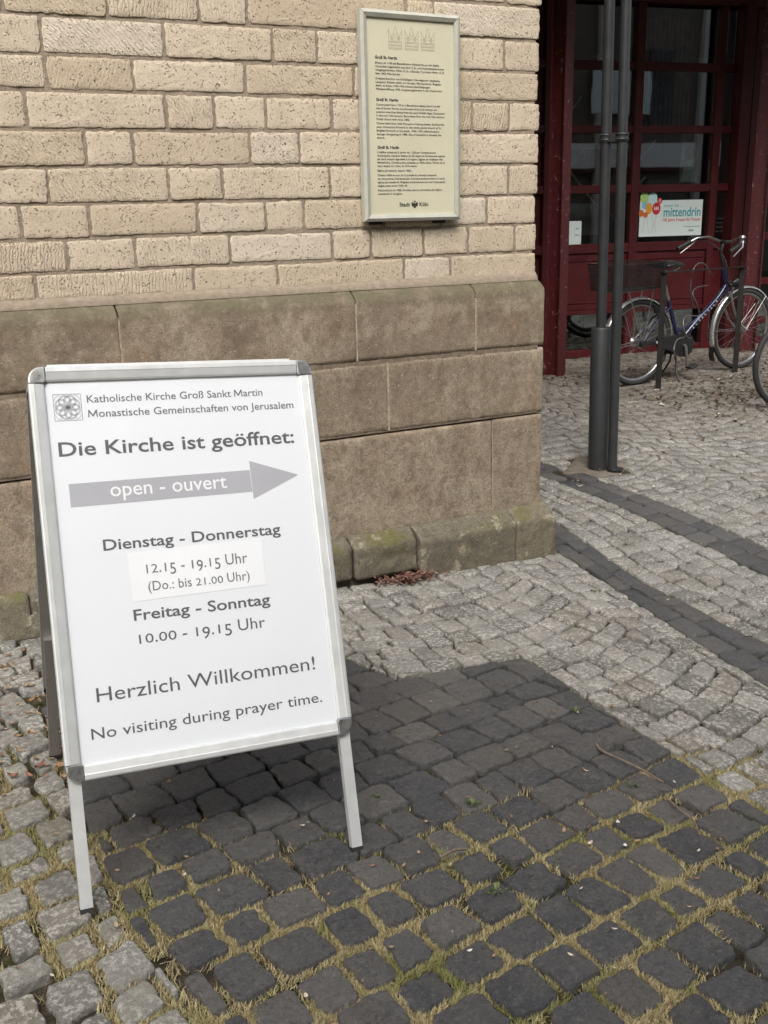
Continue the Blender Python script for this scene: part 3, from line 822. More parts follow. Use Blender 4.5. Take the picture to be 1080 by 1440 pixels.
def m_poster():
    t = NT('poster_paper')
    n1 = t.noise(5, 3, .5, dist=.4); n2 = t.noise(14, 4, .6)
    dirt = t.ramp(t.noise(40, 6, .75), [(.66, 0), (.74, .35)])
    z = t.sepz(); lo = t.n('MapRange'); lo.inputs[1].default_value = .52; lo.inputs[2].default_value = .34; t.t.links.new(z, lo.inputs[0])
    c = t.mix(t.math('MULTIPLY', dirt, lo.outputs[0]), (.765, .785, .80), (.42, .41, .38))
    spots = t.math('MULTIPLY', t.ramp(t.vor(38, 'Distance'), [(.03, 1), (.05, 0)]), t.ramp(t.noise(9, 2), [(.55, 0), (.6, .5)]))
    c = t.mix(spots, c, (.30, .29, .27))
    t.set(col=c, rough=.42, spec=.5, coat=.75, coatr=.08)
    bp = t.bump(t.math('ADD', n1, t.math('MULTIPLY', n2, .18)), .5, .05)
    t.t.links.new(bp, t.b.inputs['Coat Normal']); t.t.links.new(t.bump(n1, .1, .02), t.b.inputs['Normal'])
    return t.m
MPO = m_poster()
BO = Vector((-2.3831, -1.6373, .0708)); ES = Vector((.9958, -.0772, -.0491)).normalized(); ET = Vector((.0732, .3498, .934)).normalized()
EN = ET.cross(ES) * -1                      # out of the poster, towards the viewer
if EN.y > 0: EN = -EN
BW, BL, BH = .650, .2795, .8955
def bp(s, t, h=0): return BO+ES*s+ET*t+EN*h
# rear panel: hinged behind the top edge
RT = bp(0, BL+BH-.012, -.030); RF = Vector((-2.318, -.918, gz(-2.32, -.92)))
RET = (RT-RF); RLEN = RET.length; RET.normalize(); REN = RET.cross(ES)
if REN.y < 0: REN = -REN
def rp(s, t, h=0): return RF+ES*s+RET*t+REN*h
board = empty('sandwich_board', BO)
tag(board, 'white poster sandwich board in a silver snap frame announcing church opening hours', 'sign')
def rail(mb, f, p0, p1, across, prof):
    """snap-frame profile: prof = list of (across, height)"""
    a = Vector(p0); b = Vector(p1); n = len(prof); vs = []
    for p in (a, b):
        for q, h in prof: vs.append(f(p.x+across[0]*q, p.y+across[1]*q, h))
    fs = [(i, (i+1) % n, n+(i+1) % n, n+i) for i in range(n)]+[tuple(range(n))[::-1], tuple(range(n, 2*n))]
    mb.add(vs, fs)
PW = .033
PR = [(0, -.006), (0, .010), (.0015, .0125), (.004, .0138), (.012, .0142), (.014, .0132), (.029, .0100), (.033, .0075), (.033, .0005), (.030, -.006)]
def panel(f, name, T0, T1, mt=None):
    mt = mt or m_alu
    fr = MB(); c = .038
    rail(fr, f, (0, T0+c), (0, T1-c), (1, 0), PR); rail(fr, f, (BW, T0+c), (BW, T1-c), (-1, 0), PR)
    rail(fr, f, (c, T0), (BW-c, T0), (0, 1), PR); rail(fr, f, (c, T1), (BW-c, T1), (0, -1), PR)
    o = fr.build(name, mt, board, BO)
    for sx in (0, 1):
        for ty in (0, 1):
            mb = MB(); ox, oy = (0, BW)[sx], (T0, T1)[ty]; dx, dy = (1, -1)[sx], (1, -1)[ty]
            outline = [(c-.0005, 0)]+[(.030-.030*math.sin(R(a)), .030-.030*math.cos(R(a))) for a in range(0, 91, 10)]+[(0, c-.0005), (.034, c-.0005), (.034, .034), (c-.0005, .034)]
            hh = [.010, .013, .0145]; rs = [1, .93, .80]
            ccx, ccy = .024, .024; vs = []; n = len(outline)
            for k_, (h, s_) in enumerate(zip([-.006]+hh, [1]+rs)):
                vs += [f(ox+dx*(ccx+(x-ccx)*s_), oy+dy*(ccy+(y-ccy)*s_), h) for x, y in outline]
            vs.append(f(ox+dx*ccx, oy+dy*ccy, .0146))
            fs = [(k_*n+i, k_*n+(i+1) % n, (k_+1)*n+(i+1) % n, (k_+1)*n+i) for k_ in range(3) for i in range(n)]+[(3*n+i, 3*n+(i+1) % n, 4*n) for i in range(n)]
            mb.add(vs, fs, False); mb.build('corner_cap', m_chrome, o)   # coordinates relative to the board's empty, see below
            ob = o.children[-1]
            for v in ob.data.vertices: v.co = v.co-BO
    return o
fr_front = panel(bp, 'front_frame', BL, BL+BH)
fr_rear = panel(rp, 'rear_frame', RLEN-.012-BH, RLEN-.012, m_alu_dull_shade)
bk = MB()
for f, t0, t1 in ((bp, BL, BL+BH), (rp, RLEN-.012-BH, RLEN-.012)):
    P = [(.026, t0+.026), (BW-.026, t0+.026), (BW-.026, t1-.026), (.026, t1-.026)]
    bk.prism(P, lambda x, y: f(x, y, -.005), lambda x, y: f(x, y, -.0015))
bk.build('backing_sheet', m_alu_dull_shade, board, BO)
# poster with a gentle ripple
po = MB(); nx, ny = 24, 34; ps = []
def rip(s, t): return .0020+.0007*pn(s*7, t*5, 2)+.0004*pn(s*17, t*9, 4)
for j in range(ny+1):
    for i in range(nx+1):
        s_, t_ = .031+(BW-.062)*i/nx, BL+.031+(BH-.062)*j/ny; ps.append(bp(s_, t_, rip(s_, t_)))
po.add(ps, [(j*(nx+1)+i, j*(nx+1)+i+1, (j+1)*(nx+1)+i+1, (j+1)*(nx+1)+i) for j in range(ny) for i in range(nx)], True)
poster = po.build('poster', MPO, board, BO)
ink = lambda d: (lambda x, y: bp(x, y, rip(x, y)+d))
a_ = MB(); AR = [(.0647, .9148), (.4722, .9185), (.4734, .9400), (.5893, .8993), (.4746, .8500), (.4736, .8675), (.0649, .8637)]
# arrow cut into narrow strips so that it follows the paper
def strips(poly, n, lo, hi):
    out = []
    for i in range(n):
        x0, x1 = lo+(hi-lo)*i/n, lo+(hi-lo)*(i+1)/n
        q = clip(clip(poly, (x0, 0), (x0, 2), False), (x1, 0), (x1, 2), True)
        if len(q) > 2: out.append(q)
    return out
a_.flat(strips([AR[0], AR[1], AR[5], AR[6]], 16, .06, .48)+strips([AR[2], AR[3], AR[4]], 6, .47, .59), ink(.0005))
a_.build('arrow', m_arrow, poster, BO)
st_ = MB(); ST_ = [(.1735, .7530), (.4825, .7572), (.4810, .6487), (.1764, .6442)]
st_.flat(strips(ST_, 14, .17, .486), ink(.0007))
m_patch = simple('paper_patch', (.83, .84, .845), .35, var=.02, scale=8, bump=.1, coat=.4)
st_.build('paper_patch', m_patch, poster, BO)
def line(txt, s0, s1, base, cap, bold, osf, mat, d=.0006, name='lettering'):
    mb = MB(); put_text(mb, txt, s0, s1, base, cap, ink(d), bold, osf); mb.build(name, mat, poster, BO)
line('Katholische Kirche Groß Sankt Martin', .1209, .5239, 1.0933, .0165, .006, False, m_mid_ink)
line('Monastische Gemeinschaften von Jerusalem', .1204, .5971, 1.0602, .0165, .006, False, m_mid_ink)
line('Die Kirche ist geöffnet:', .0508, .5891, .9767, .0304, .014, False, m_grey_ink)
line('open - ouvert', .1513, .4148, .8808, .0315, .006, False, m_white_ink, .0010, 'arrow_lettering')
line('Dienstag - Donnerstag', .1244, .5300, .7630, .0237, .013, False, m_grey_ink)
line('12.15 - 19.15 Uhr', .2120, .4429, .7037, .0248, .0, True, m_mid_ink, .0011)
line('(Do.: bis 21.00 Uhr)', .2124, .4438, .6641, .0209, .0, True, m_mid_ink, .0011)
line('Freitag - Sonntag', .1742, .4861, .6027, .0237, .013, False, m_grey_ink)
line('10.00 - 19.15 Uhr', .1807, .4684, .5510, .0258, .0, True, m_grey_ink)
line('Herzlich Willkommen!', .0790, .5768, .4385, .0304, .0, False, m_grey_ink)
line('No visiting during prayer time.', .0606, .5847, .3615, .0231, .002, False, m_grey_ink)
lg = MB(); lx, ly, lw = .079, 1.0845, .0585
def lline(pts, wd, closed=False):
    n = len(pts); pts = [Vector((p[0], p[1], 0)) for p in pts]
    for i in range(n if closed else n-1):
        a, b = pts[i], pts[(i+1) % n]; d = (b-a).normalized(); nn = Vector((-d.y, d.x, 0))*wd/2
        lg.add([ink(.0006)(p.x, p.y) for p in (a-nn, b-nn, b+nn, a+nn)], [(0, 1, 2, 3)])
lline([(lx-lw/2, ly-lw/2), (lx+lw/2, ly-lw/2), (lx+lw/2, ly+lw/2), (lx-lw/2, ly+lw/2)], .0009, True)
for k in range(8):
    an = R(45*k+22.5); ox, oy = lx+.0142*math.cos(an), ly+.0142*math.sin(an)
    for rr in (.0134, .0112):
        lline([(ox+rr*math.cos(R(a)), oy+rr*math.sin(R(a))) for a in range(0, 360, 15)], .0007, True)
for sx in (-1, 1):
    for sy in (-1, 1):
        lline([(lx+sx*(.027-.012*(1-math.cos(R(a)))), ly+sy*(.027-.012*(1-math.sin(R(a))))) for a in range(0, 91, 15)], .0006)
lline([(lx-.002, ly), (lx+.002, ly)], .004)
lg.build('rosette_emblem', m_mid_ink, poster, BO)
# legs
def leg(f, s, t1, mt):
    mb = MB(); x0, x1 = (s, s+.026)
    pr = [(x0, 0), (x1, 0), (x1, 1), (x0, 1)]
    vs = [f(x, t, h) for t in (.012, t1) for x, h in ((x0, -.022), (x1, -.022), (x1, -.004), (x0, -.004))]
    mb.add(vs, [(0, 1, 2, 3), (7, 6, 5, 4), (0, 4, 5, 1), (1, 5, 6, 2), (2, 6, 7, 3), (3, 7, 4, 0)])
    o = mb.build('leg', mt, board, BO)
    m2 = MB(); vs = [f(x, t, h) for t in (-.001, .015) for x, h in ((x0-.0012, -.0232), (x1+.0012, -.0232), (x1+.0012, -.0028), (x0-.0012, -.0028))]
    m2.add(vs, [(0, 1, 2, 3), (7, 6, 5, 4), (0, 4, 5, 1), (1, 5, 6, 2), (2, 6, 7, 3), (3, 7, 4, 0)])
    m2.build('foot_cap', m_black, o, BO)
for s in (.005, BW-.031): leg(bp, s, BL+.25, m_alu); leg(rp, s, .40, m_alu_dull_shade)
hg = MB()
hg.tube([bp(.045, BL+BH+.004, -.017), bp(BW-.045, BL+BH+.004, -.017)], .0065, 10)
hg.build('hinge_bar', m_alu, board, BO)
for sx in (.02, BW-.02):
    br = MB(); br.tube([bp(sx, .80, -.012), rp(sx, .70, -.012)], .003, 6); br.build('stay', m_alu_dull_shade, board, BO)

# ------------------------------------------------------------------ information panel on the wall
PX0, PZ0, PWd, PHt = -.8312, 1.4503, .4227, .7375
YP = YW-.040
info = empty('information_panel', (PX0+PWd/2, YW, PZ0))
tag(info, 'cream history panel in a grey metal frame, in three languages, on the tuff wall', 'sign')
IO = info.location
m_fr = simple('champagne_metal', (.47, .46, .39), .42, metal=.15, var=.08, scale=30, bump=.05)
m_cream = simple('cream_panel', (.61, .57, .415), .42, var=.05, scale=5, bump=.03, coat=.3)
m_ink = simple('black_print', (.035, .033, .03), .55, var=.05, bump=0)
m_line = simple('thin_grey_print', (.26, .24, .17), .55, var=.05, bump=0)
ip = lambda x, z, h=0: Vector((PX0+x, YP-h, PZ0+z))
fw = .025
def mitre(a, b, c, d):
    """one mitred rail: outer edge a-b, inner edge d-c"""
    mb = MB(); O = [a, b, c, d]
    mid = [((a[0]*.55+d[0]*.45), (a[1]*.55+d[1]*.45)), ((b[0]*.55+c[0]*.45), (b[1]*.55+c[1]*.45))]
    vs = [ip(*a, -.026), ip(*b, -.026), ip(*a, .0), ip(*b, .0), ip(*mid[0], .007), ip(*mid[1], .007), ip(*d, .001), ip(*c, .001), ip(*d, -.02), ip(*c, -.02)]
    mb.add(vs, [(0, 1, 3, 2), (2, 3, 5, 4), (4, 5, 7, 6), (6, 7, 9, 8), (8, 9, 1, 0), (0, 2, 4, 6, 8), (1, 9, 7, 5, 3)])
    return mb.build('frame_rail', m_fr, info, IO)
e = .0006
mitre((e, 0), (PWd-e, 0), (PWd-fw-e, fw), (fw+e, fw)); mitre((PWd, e), (PWd, PHt-e), (PWd-fw, PHt-fw-e), (PWd-fw, fw+e))
mitre((PWd-e, PHt), (e, PHt), (fw+e, PHt-fw), (PWd-fw-e, PHt-fw)); mitre((0, PHt-e), (0, e), (fw, fw+e), (fw, PHt-fw-e))
pb = MB(); pb.box((PX0+PWd/2, YP+.012, PZ0+PHt/2), (PWd-2*fw+.006, .012, PHt-2*fw+.006)); face = pb.build('panel_face', m_cream, info, IO)
bb = MB(); bb.box((PX0+PWd/2, YP+.032, PZ0+PHt/2), (PWd-.03, .015, PHt-.03))
for sx in (.06, PWd-.08): bb.box((PX0+sx, YP+.030, PZ0-.004), (.05, .018, .016))
bb.build('mounting_bracket', simple('dark_steel', (.045, .042, .04), .6, metal=.4), info, IO)
t1_ = MB(); wf = lambda x, z: Vector((x, YP+.0052, z))
HEAD = [('Groß St. Martin', -.7709, -.6779, 2.0245), ('Groß St. Martin', -.7695, -.6760, 1.8800), ('Groß St. Martin', -.7685, -.6759, 1.7130)]
for tx, a, b, z in HEAD: put_text(t1_, tx, a, b, z, .0098, wf, .03)
T = [(2.0075, .0122, ['Erbaut ab 1150 als Benediktiner-Abteikirche an der Stelle', 'römischer Lagerhallen aus dem 2. Jh. und frühmittelalterlicher', 'Vorgängerkirchen. Mitte 13. Jh. vollendet. Turmhelm Mitte 15. Jh.', 'Seit 1802 Pfarrkirche.']),
     (1.9540, .0120, ['Dreikonchenchor mit fünfteiligem Vierungsturm, basilikales', 'Langhaus. Kloster ehem. im Norden, Pfarrkirche St. Brigiden', 'ehem. im Süden. 1942–1945 schwere Beschädigungen.', 'Wiedereröffnung 1985. Ausgrabungsbereich in der Unterkirche.']),
     (1.8640, .0126, ['Constructed from 1150 as a Benedictine abbey church on the', 'site of former Roman storehouses of the 2nd century and', 'previous churches dating from the early Middle Ages. Completed', 'in the mid 13th century. Spire dates from the mid 15th century.', 'Parish church ever since 1802.']),
     (1.7990, .0127, ['Clover-leaf choir with five-part crossing tower, basilica-like', 'nave. Monastery formerly in the north, parish church of St.', 'Brigiden formerly to the south. 1942–1945 suffered severe', 'damage. Re-opening in 1985. Site of excavations beneath the', 'church.']),
     (1.6970, .0122, ["L'édifice construit à partir de 1150 sur l'emplacement", "d'entrepôts romains datant du IIe siècle et d'anciennes églises", "du haut moyen âge était à l'origine l'église de l'abbaye des", "Bénédictins. Construction achevée au XIIIe siècle. Flèche de la", "tour datant du milieu du XVe siècle."]),
     (1.6315, .0122, ['Eglise paroissiale depuis 1802.']),
     (1.6150, .0127, ['Chœur tréflé et tour de la croisée du transept composé', 'de cinq parties. Nef basilicale. Couvent anciennement au nord,', 'église paroissiale St. Brigiden anciennement au sud. Importants', 'dégâts subis entre 1942–45.']),
     (1.5606, .0130, ["Réouverture en 1985. Fouilles dans le périmètre de l'église", "consacrée à l'origine."])]
for z, dz, lines in T:
    for i, tx in enumerate(lines):
        n = len(tx); wd = .00475*n if n < 54 else min(.296, .00475*n)
        put_text(t1_, tx, -.7695, -.7695+wd, z-dz*i, .0068, wf, .012)
put_text(t1_, 'Stadt', -.678, -.632, 1.5040, .0138, wf, .02); put_text(t1_, 'Köln', -.590, -.5512, 1.5040, .0138, wf, .02)
# small black eagle emblem between the two words
ex, ez = -.611, 1.5095
for sx in (-1, 1):
    for q in ([(0, -.013), (.006, -.009), (.003, .004), (0, .008)], [(.003, .004), (.012, .011), (.015, .002), (.010, -.008), (.005, -.004)], [(.001, .006), (.005, .013), (.003, .016), (0, .012)]):
        t1_.flat([[(ex+sx*x, ez+z) for x, z in q]], wf)
t1_.build('lettering', m_ink, face, IO)
ln = MB()
def wl_(pts, wd, closed=False):
    n = len(pts)
    for i in range(n if closed else n-1):
        a = Vector((pts[i][0], 0, pts[i][1])); b = Vector((pts[(i+1) % n][0], 0, pts[(i+1) % n][1])); d = (b-a).normalized(); nn = Vector((-d.z, 0, d.x))*wd/2
        ln.add([wf(p.x, p.z) for p in (a-nn, b-nn, b+nn, a+nn)], [(0, 1, 2, 3)])
for k in range(3):
    cx_ = -.6845+k*.0690; z0 = 2.0600; W_ = .0285
    wl_([(cx_-W_, z0+.066), (cx_-W_*.95, z0), (cx_+W_*.95, z0), (cx_+W_, z0+.066)], .0008)
    for zz in (.004, .011, .014, .022, .025): wl_([(cx_-W_*.96, z0+zz), (cx_+W_*.96, z0+zz)], .0007)
    for sx in (-1, 1):
        wl_([(cx_+sx*W_, z0+.066), (cx_+sx*W_*.75, z0+.050), (cx_+sx*W_*.5, z0+.042), (cx_+sx*W_*.3, z0+.050), (cx_+sx*.005, z0+.053)], .0008)
        wl_([(cx_+sx*W_*.48+.005*math.cos(R(a)), z0+.036+.005*math.sin(R(a))) for a in range(0, 360, 30)], .0007, True)
        wl_([(cx_+sx*W_*.48-.006, z0+.028), (cx_+sx*W_*.48, z0+.033), (cx_+sx*W_*.48+.006, z0+.028)], .0007)
        wl_([(cx_+sx*W_*.95, z0+.036), (cx_+sx*W_*.48+sx*.005, z0+.038), (cx_+sx*.001, z0+.037)], .0007)
        wl_([(cx_, z0+.078), (cx_+sx*.006, z0+.066), (cx_+sx*.004, z0+.060), (cx_+sx*.009, z0+.056), (cx_+sx*.005, z0+.050), (cx_+sx*.002, z0+.042)], .0008)
ln.build('crown_drawing', m_line, face, IO)

# ------------------------------------------------------------------ twin pole
m_pole = simple('anthracite_paint', (.040, .042, .044), .42, metal=.2, var=.12, scale=14, bump=.03)
PP = Vector((1.175, 1.030, gz(1.175, 1.03)))
pole = empty('street_pole', PP)
tag(pole, 'dark grey twin pole with a thick foot sleeve standing in front of the bicycles', 'pole')
ln_ = Vector((-.012, .004, 1)).normalized()
def pcyl(name, off, z0, z1, r_, par, top=True, prof=None):
    mb = MB(); o_ = Vector(off)
    mb.tube([o_+ln_*z0, o_+ln_*z1], r_, 28, True)
    return mb.build(name, m_pole, par)
slv = MB(); sp_ = Vector((.012, .012, 0))
slv.tube([sp_+ln_*-.02, sp_+ln_*.822, sp_+ln_*.826, sp_+ln_*.828], [.057, .057, .055, .050], 32, True)
sl_ = slv.build('foot_sleeve', m_pole, pole)
sc_ = MB(); sc_.tube([sp_+ln_*.55+Vector((.028, -.051, 0)), sp_+ln_*.55+Vector((.030, -.056, 0))], .0045, 10); sc_.build('screw', m_chrome, sl_)
pcyl('pole', (.012, .012, 0), .826, 4.6, .0285, pole)
p2 = Vector((.052, -.072, 0))
pcyl('pole', tuple(p2), -.02, 4.6, .0275, pole)
fl = MB(); fl.tube([p2+Vector((.012, -.01, .004)), p2+Vector((.012, -.01, .012))], .048, 24); fl.build('foot_flange', m_pole, pole)
cl = MB(); zc = 1.83
for o_ in (sp_, p2):
    cl.ring(o_+ln_*zc, .031, .007, axis='Z', n=24, seg=6); cl.ring(o_+ln_*(zc+.025), .031, .007, axis='Z', n=24, seg=6)
    cl.tube([o_+ln_*(zc-.01), o_+ln_*(zc+.035)], .0335, 24)
cl.box((sp_+p2)*.5+ln_*(zc+.012), (.05, .05, .045), Matrix.Rotation(R(-64), 3, 'Z'))
cl.build('clamp', m_pole, pole)

# ------------------------------------------------------------------ bicycles
m_tyre = simple('tyre_rubber', (.025, .025, .026), .75, var=.2, scale=30, bump=.2)
m_silver = simple('polished_alloy', (.42, .42, .42), .3, metal=.9, var=.06, scale=20, bump=.03)
m_fend = simple('silver_mudguard', (.66, .66, .65), .26, metal=.8, var=.06, scale=20, bump=.03)
m_blue = simple('dark_blue_lacquer', (.006, .011, .05), .25, var=.15, scale=20, bump=.02, coat=.6)
m_blk = simple('black_plastic', (.018, .018, .019), .36, var=.2, scale=30, bump=.05)
m_bmetal = simple('black_steel', (.020, .020, .021), .4, metal=.3, var=.2, scale=30, bump=.04)
m_white = simple('white_decal', (.60, .62, .66), .4, var=.05, bump=0)
m_lens = simple('clear_lens', (.55, .55, .52), .1, var=.05, bump=.02)
m_blkpaint = simple('black_lacquer', (.018, .018, .020), .25, var=.15, scale=20, bump=.02, coat=.6)
def bez(p0, p1, p2, p3, n=12):
    p0, p1, p2, p3 = map(Vector, (p0, p1, p2, p3)); out = []
    for i in range(n+1):
        t = i/n; out.append(p0*(1-t)**3+p1*3*t*(1-t)**2+p2*3*t*t*(1-t)+p3*t**3)
    return out
WR, WB = .345, 1.175           # wheel radius and wheelbase
def wheel(root, x, hubw, hubr, seed):
    wl = MB(); wl.ring((x, 0, WR), WR-.022, .022, n=64, seg=10)
    ty = wl.build('wheel', m_tyre, root)
    rm = MB()
    n = 64; prof = [(-.012, .0), (.012, .0), (.013, -.016), (.004, -.024), (-.004, -.024), (-.013, -.016)]
    vs = []
    for i in range(n):
        a = 2*math.pi*i/n
        for y, dr in prof:
            r_ = WR-.032+dr; vs.append((x+math.cos(a)*r_, y, WR+math.sin(a)*r_))
    m = len(prof); rm.add(vs, [(i*m+j, i*m+(j+1) % m, ((i+1) % n)*m+(j+1) % m, ((i+1) % n)*m+j) for i in range(n) for j in range(m)], True)
    rm.build('rim', m_silver, ty)
    sp = MB()
    for i in range(32):
        a = 2*math.pi*(i+.5)/32; sd = 1 if i % 2 else -1; b = a+(1.15 if (i//2) % 2 else -1.15)
        sp.tube([(x+math.cos(b)*hubr, sd*.028, WR+math.sin(b)*hubr), (x+math.cos(a)*(WR-.055), 0, WR+math.sin(a)*(WR-.055))], .0010, 4, False)
    sp.build('spokes', m_silver, ty)
    hb = MB(); hb.tube([(x, -hubw, WR), (x, -hubw+.008, WR), (x, -hubw+.009, WR), (x, hubw-.009, WR), (x, hubw-.008, WR), (x, hubw, WR)], [hubr+.006, hubr+.006, hubr*.8, hubr*.8, hubr+.006, hubr+.006], 20)
    hb.tube([(x, -.075, WR), (x, .075, WR)], .006, 8); hb.build('hub', m_silver, ty)
def fender(root, x, a0, a1, nm='mudguard'):
    mb = MB(); n = 30; prof = [(-.026, -.014), (-.022, -.004), (-.010, .002), (0, .003), (.010, .002), (.022, -.004), (.026, -.014)]; vs = []
    for i in range(n+1):
        a = R(a0+(a1-a0)*i/n)
        for y, dr in prof:
            r_ = WR+.018+dr; vs.append((x+math.cos(a)*r_, y, WR+math.sin(a)*r_))
    m = len(prof); mb.add(vs, [(i*m+j, i*m+j+1, (i+1)*m+j+1, (i+1)*m+j) for i in range(n) for j in range(m-1)], True)
    for v in list(mb.v): pass
    o = mb.build(nm, m_fend, root)
    md = o.modifiers.new('thickness', 'SOLIDIFY'); md.thickness = .0015
    st = MB()
    a = R(a1 if nm == 'x' else (a0+a1)/2)
    for ang in ((a0+28), (a1-22)):
        for sy in (-1, 1):
            st.tube([(x, sy*.05, WR), (x+math.cos(R(ang))*(WR+.010), sy*.026, WR+math.sin(R(ang))*(WR+.010))], .0022, 6)
    st.build('mudguard_stay', m_silver, o)
    return o
def make_bike(fm, full=True):
    b = empty('bicycle')
    wheel(b, 0, .048, .034, 1); wheel(b, WB, .036, .020, 2)
    BBp = Vector((.455, 0, .285)); HT = Vector((.915, 0, .86)); HB_ = Vector((.962, 0, .68)); ST_ = Vector((.315, 0, .66))
    f = MB()
    f.tube([HB_+(HT-HB_)*-.05, HT+(HT-HB_)*.05], .021, 14)
    dt = bez(HB_+Vector((-.01, 0, .06)), HB_+Vector((-.10, 0, -.10)), BBp+Vector((.16, 0, .20)), BBp, 14); f.tube(dt, .0225, 14)
    f.tube([BBp, BBp+(ST_-BBp)*1.0], .0165, 12)
    f.tube(bez(dt[8]+Vector((-.01, 0, .01)), dt[8]+Vector((-.08, 0, -.045)), BBp+(ST_-BBp)*.36+Vector((.10, 0, -.03)), BBp+(ST_-BBp)*.33, 10), .0135, 10)
    f.tube([BBp+Vector((0, -.038, 0)), BBp+Vector((0, .038, 0))], .022, 16)
    for s in (-1, 1):
        f.tube([BBp+Vector((-.02, s*.025, 0)), Vector((.22, s*.042, .31)), Vector((0, s*.058, WR))], .009, 8)
        f.tube([BBp+(ST_-BBp)*.86+Vector((0, s*.016, 0)), Vector((.18, s*.040, .52)), Vector((0, s*.058, WR))], .008, 8)
    fr_ = f.build('frame', fm, b)
    # pale letters along the down tube
    d = MB(); t0 = dt[4]; t1 = dt[11]; ax = (t1-t0); L = ax.length; ax.normalize(); upx = Vector((-ax.z, 0, ax.x))
    if upx.z < 0: upx = -upx
    for i in range(9):
        u = (i+.4)/9; p = t0+(t1-t0)*u; q = dt[4+int(u*7)]*(1-(u*7) % 1)+dt[min(11, 5+int(u*7))]*((u*7) % 1)
        for oy in (-.0232,):
            for (a0_, b0_, a1_, b1_) in (((-.008, -.010, -.004, .010), (-.008, .006, .007, .010)), ((-.008, -.010, .007, -.006), (.003, -.010, .007, .008)), ((-.002, -.010, .003, .012), (-.007, -.010, .007, -.006)))[i % 3]:
                d.add([q+ax*x+upx*z+Vector((0, oy, 0)) for x, z in ((a0_, b0_), (a1_, b0_), (a1_, b1_), (a0_, b1_))], [(0, 1, 2, 3)])
    if full: d.build('frame_decal', m_white, fr_)
    k = MB(); fd = (HB_-HT).normalized(); cr = HB_+fd*.015
    k.tube([cr+Vector((0, -.045, 0)), cr+Vector((0, .045, 0))], .014, 10)
    for s in (-1, 1): k.tube(bez(cr+Vector((0, s*.045, 0)), cr+fd*.12+Vector((0, s*.05, 0)), cr+fd*.26+Vector((.01, s*.05, 0)), (WB, s*.052, WR), 10), [.012-.0004*i for i in range(11)], 10)
    k.build('fork', m_silver if full else fm, b)
    if full:
        r_ = fender(b, 0, -12, 205); fender(b, WB, 20, 200)
        mf = MB(); a = R(200); c0 = Vector((WB+math.cos(a)*(WR+.016), 0, WR+math.sin(a)*(WR+.016)))
        mf.add([c0+Vector((dx, y, dz)) for dx, dz in ((0, 0), (-.002, -.06), (.018, -.12)) for y in (-.030, .030)], [(0, 1, 3, 2), (2, 3, 5, 4)]); mf.build('mud_flap', m_blk, b)
        lr = MB(); lr.box((-.348, .0, .50), (.028, .05, .045), None, .008); lr.build('rear_lamp', m_lens, b)
    h = MB(); st = HT+(HT-HB_).normalized()*.03
    stem = st+Vector((-.045, 0, .11)); clampp = stem+Vector((.035, 0, .085))
    h.tube([st, stem, stem+Vector((.005, 0, .03)), clampp], .0145, 12)
    h.tube([clampp+Vector((0, -.03, 0)), clampp+Vector((0, .03, 0))], .019, 12)
    hb_ = h.build('handlebar', m_bmetal, b)
    bar = MB(); pts = [clampp+Vector(p) for p in ((-.23, -.285, -.045), (-.14, -.275, -.01), (-.055, -.245, .030), (-.005, -.17, .038), (.008, -.06, .006), (.008, 0, 0), (.008, .06, .006), (-.005, .17, .038), (-.055, .245, .030), (-.14, .275, -.01), (-.23, .285, -.045))]
    bar.tube(pts, .011, 10); bar.build('bar', m_silver, hb_)
    for s in (-1, 1):
        gp = MB(); gp.tube([clampp+Vector((-.105, s*.270, .004)), clampp+Vector((-.24, s*.286, -.050))], .0165, 12); gp.build('grip', m_blk, hb_)
        lv = MB(); lv.tube([clampp+Vector((-.060, s*.252, .022)), clampp+Vector((-.085, s*.275, -.022)), clampp+Vector((-.20, s*.292, -.090))], [.009, .007, .005], 8); lv.build('brake_lever', m_silver, hb_)
    bl = MB(); bl.tube([clampp+Vector((-.055, -.238, .045)), clampp+Vector((-.055, -.238, .060)), clampp+Vector((-.055, -.238, .068))], [.026, .024, .010], 14); bl.build('bell', m_silver, hb_)
    cb = MB()
    for s in (-1, 1): cb.tube(bez(clampp+Vector((-.07, s*.25, .01)), clampp+Vector((.10, s*.24, .02)), clampp+Vector((.16, s*.05, -.10)), HB_+Vector((.03, s*.02, .03)), 10), .003, 6)
    cb.build('brake_cable', m_blk, hb_)
    sd_ = MB(); sdir_ = (ST_-BBp).normalized(); sp0 = ST_; sp1 = ST_+sdir_*.20
    sd_.tube([sp0, sp1+sdir_*.05], .0128, 12); spo = sd_.build('seat_post', m_silver, b)
    s_ = MB(); base = sp1+Vector((.055, 0, .085)); n = 14; m = 12; vs = []
    for i in range(n+1):
        u = i/n; x = -.13+.28*u; wd_ = .105*(1-ss(.15, .85, u))+.022; top_ = .022*math.sin(math.pi*min(1, u*1.1))*.6+.012*(1-u)
        for j in range(m):
            a = 2*math.pi*j/m; vs.append(base+Vector((x, math.cos(a)*wd_, top_+math.sin(a)*(.034 if math.sin(a) < 0 else .024)*(1 if 0 < i < n else .3))))
    s_.add(vs, [(i*m+j, i*m+(j+1) % m, (i+1)*m+(j+1) % m, (i+1)*m+j) for i in range(n) for j in range(m)]+[tuple(range(m))[::-1], tuple(range(n*m, n*m+m))], True)
    sa = s_.build('saddle', m_blk, b)
    sr = MB()
    for s in (-1, 1): sr.tube([base+Vector((-.10, s*.04, -.02)), base+Vector((-.04, s*.03, -.04)), base+Vector((.04, s*.022, -.04)), base+Vector((.13, s*.01, -.01))], .004, 6)
    sr.build('saddle_rails', m_silver, sa)
    c = MB()                                  # chain case
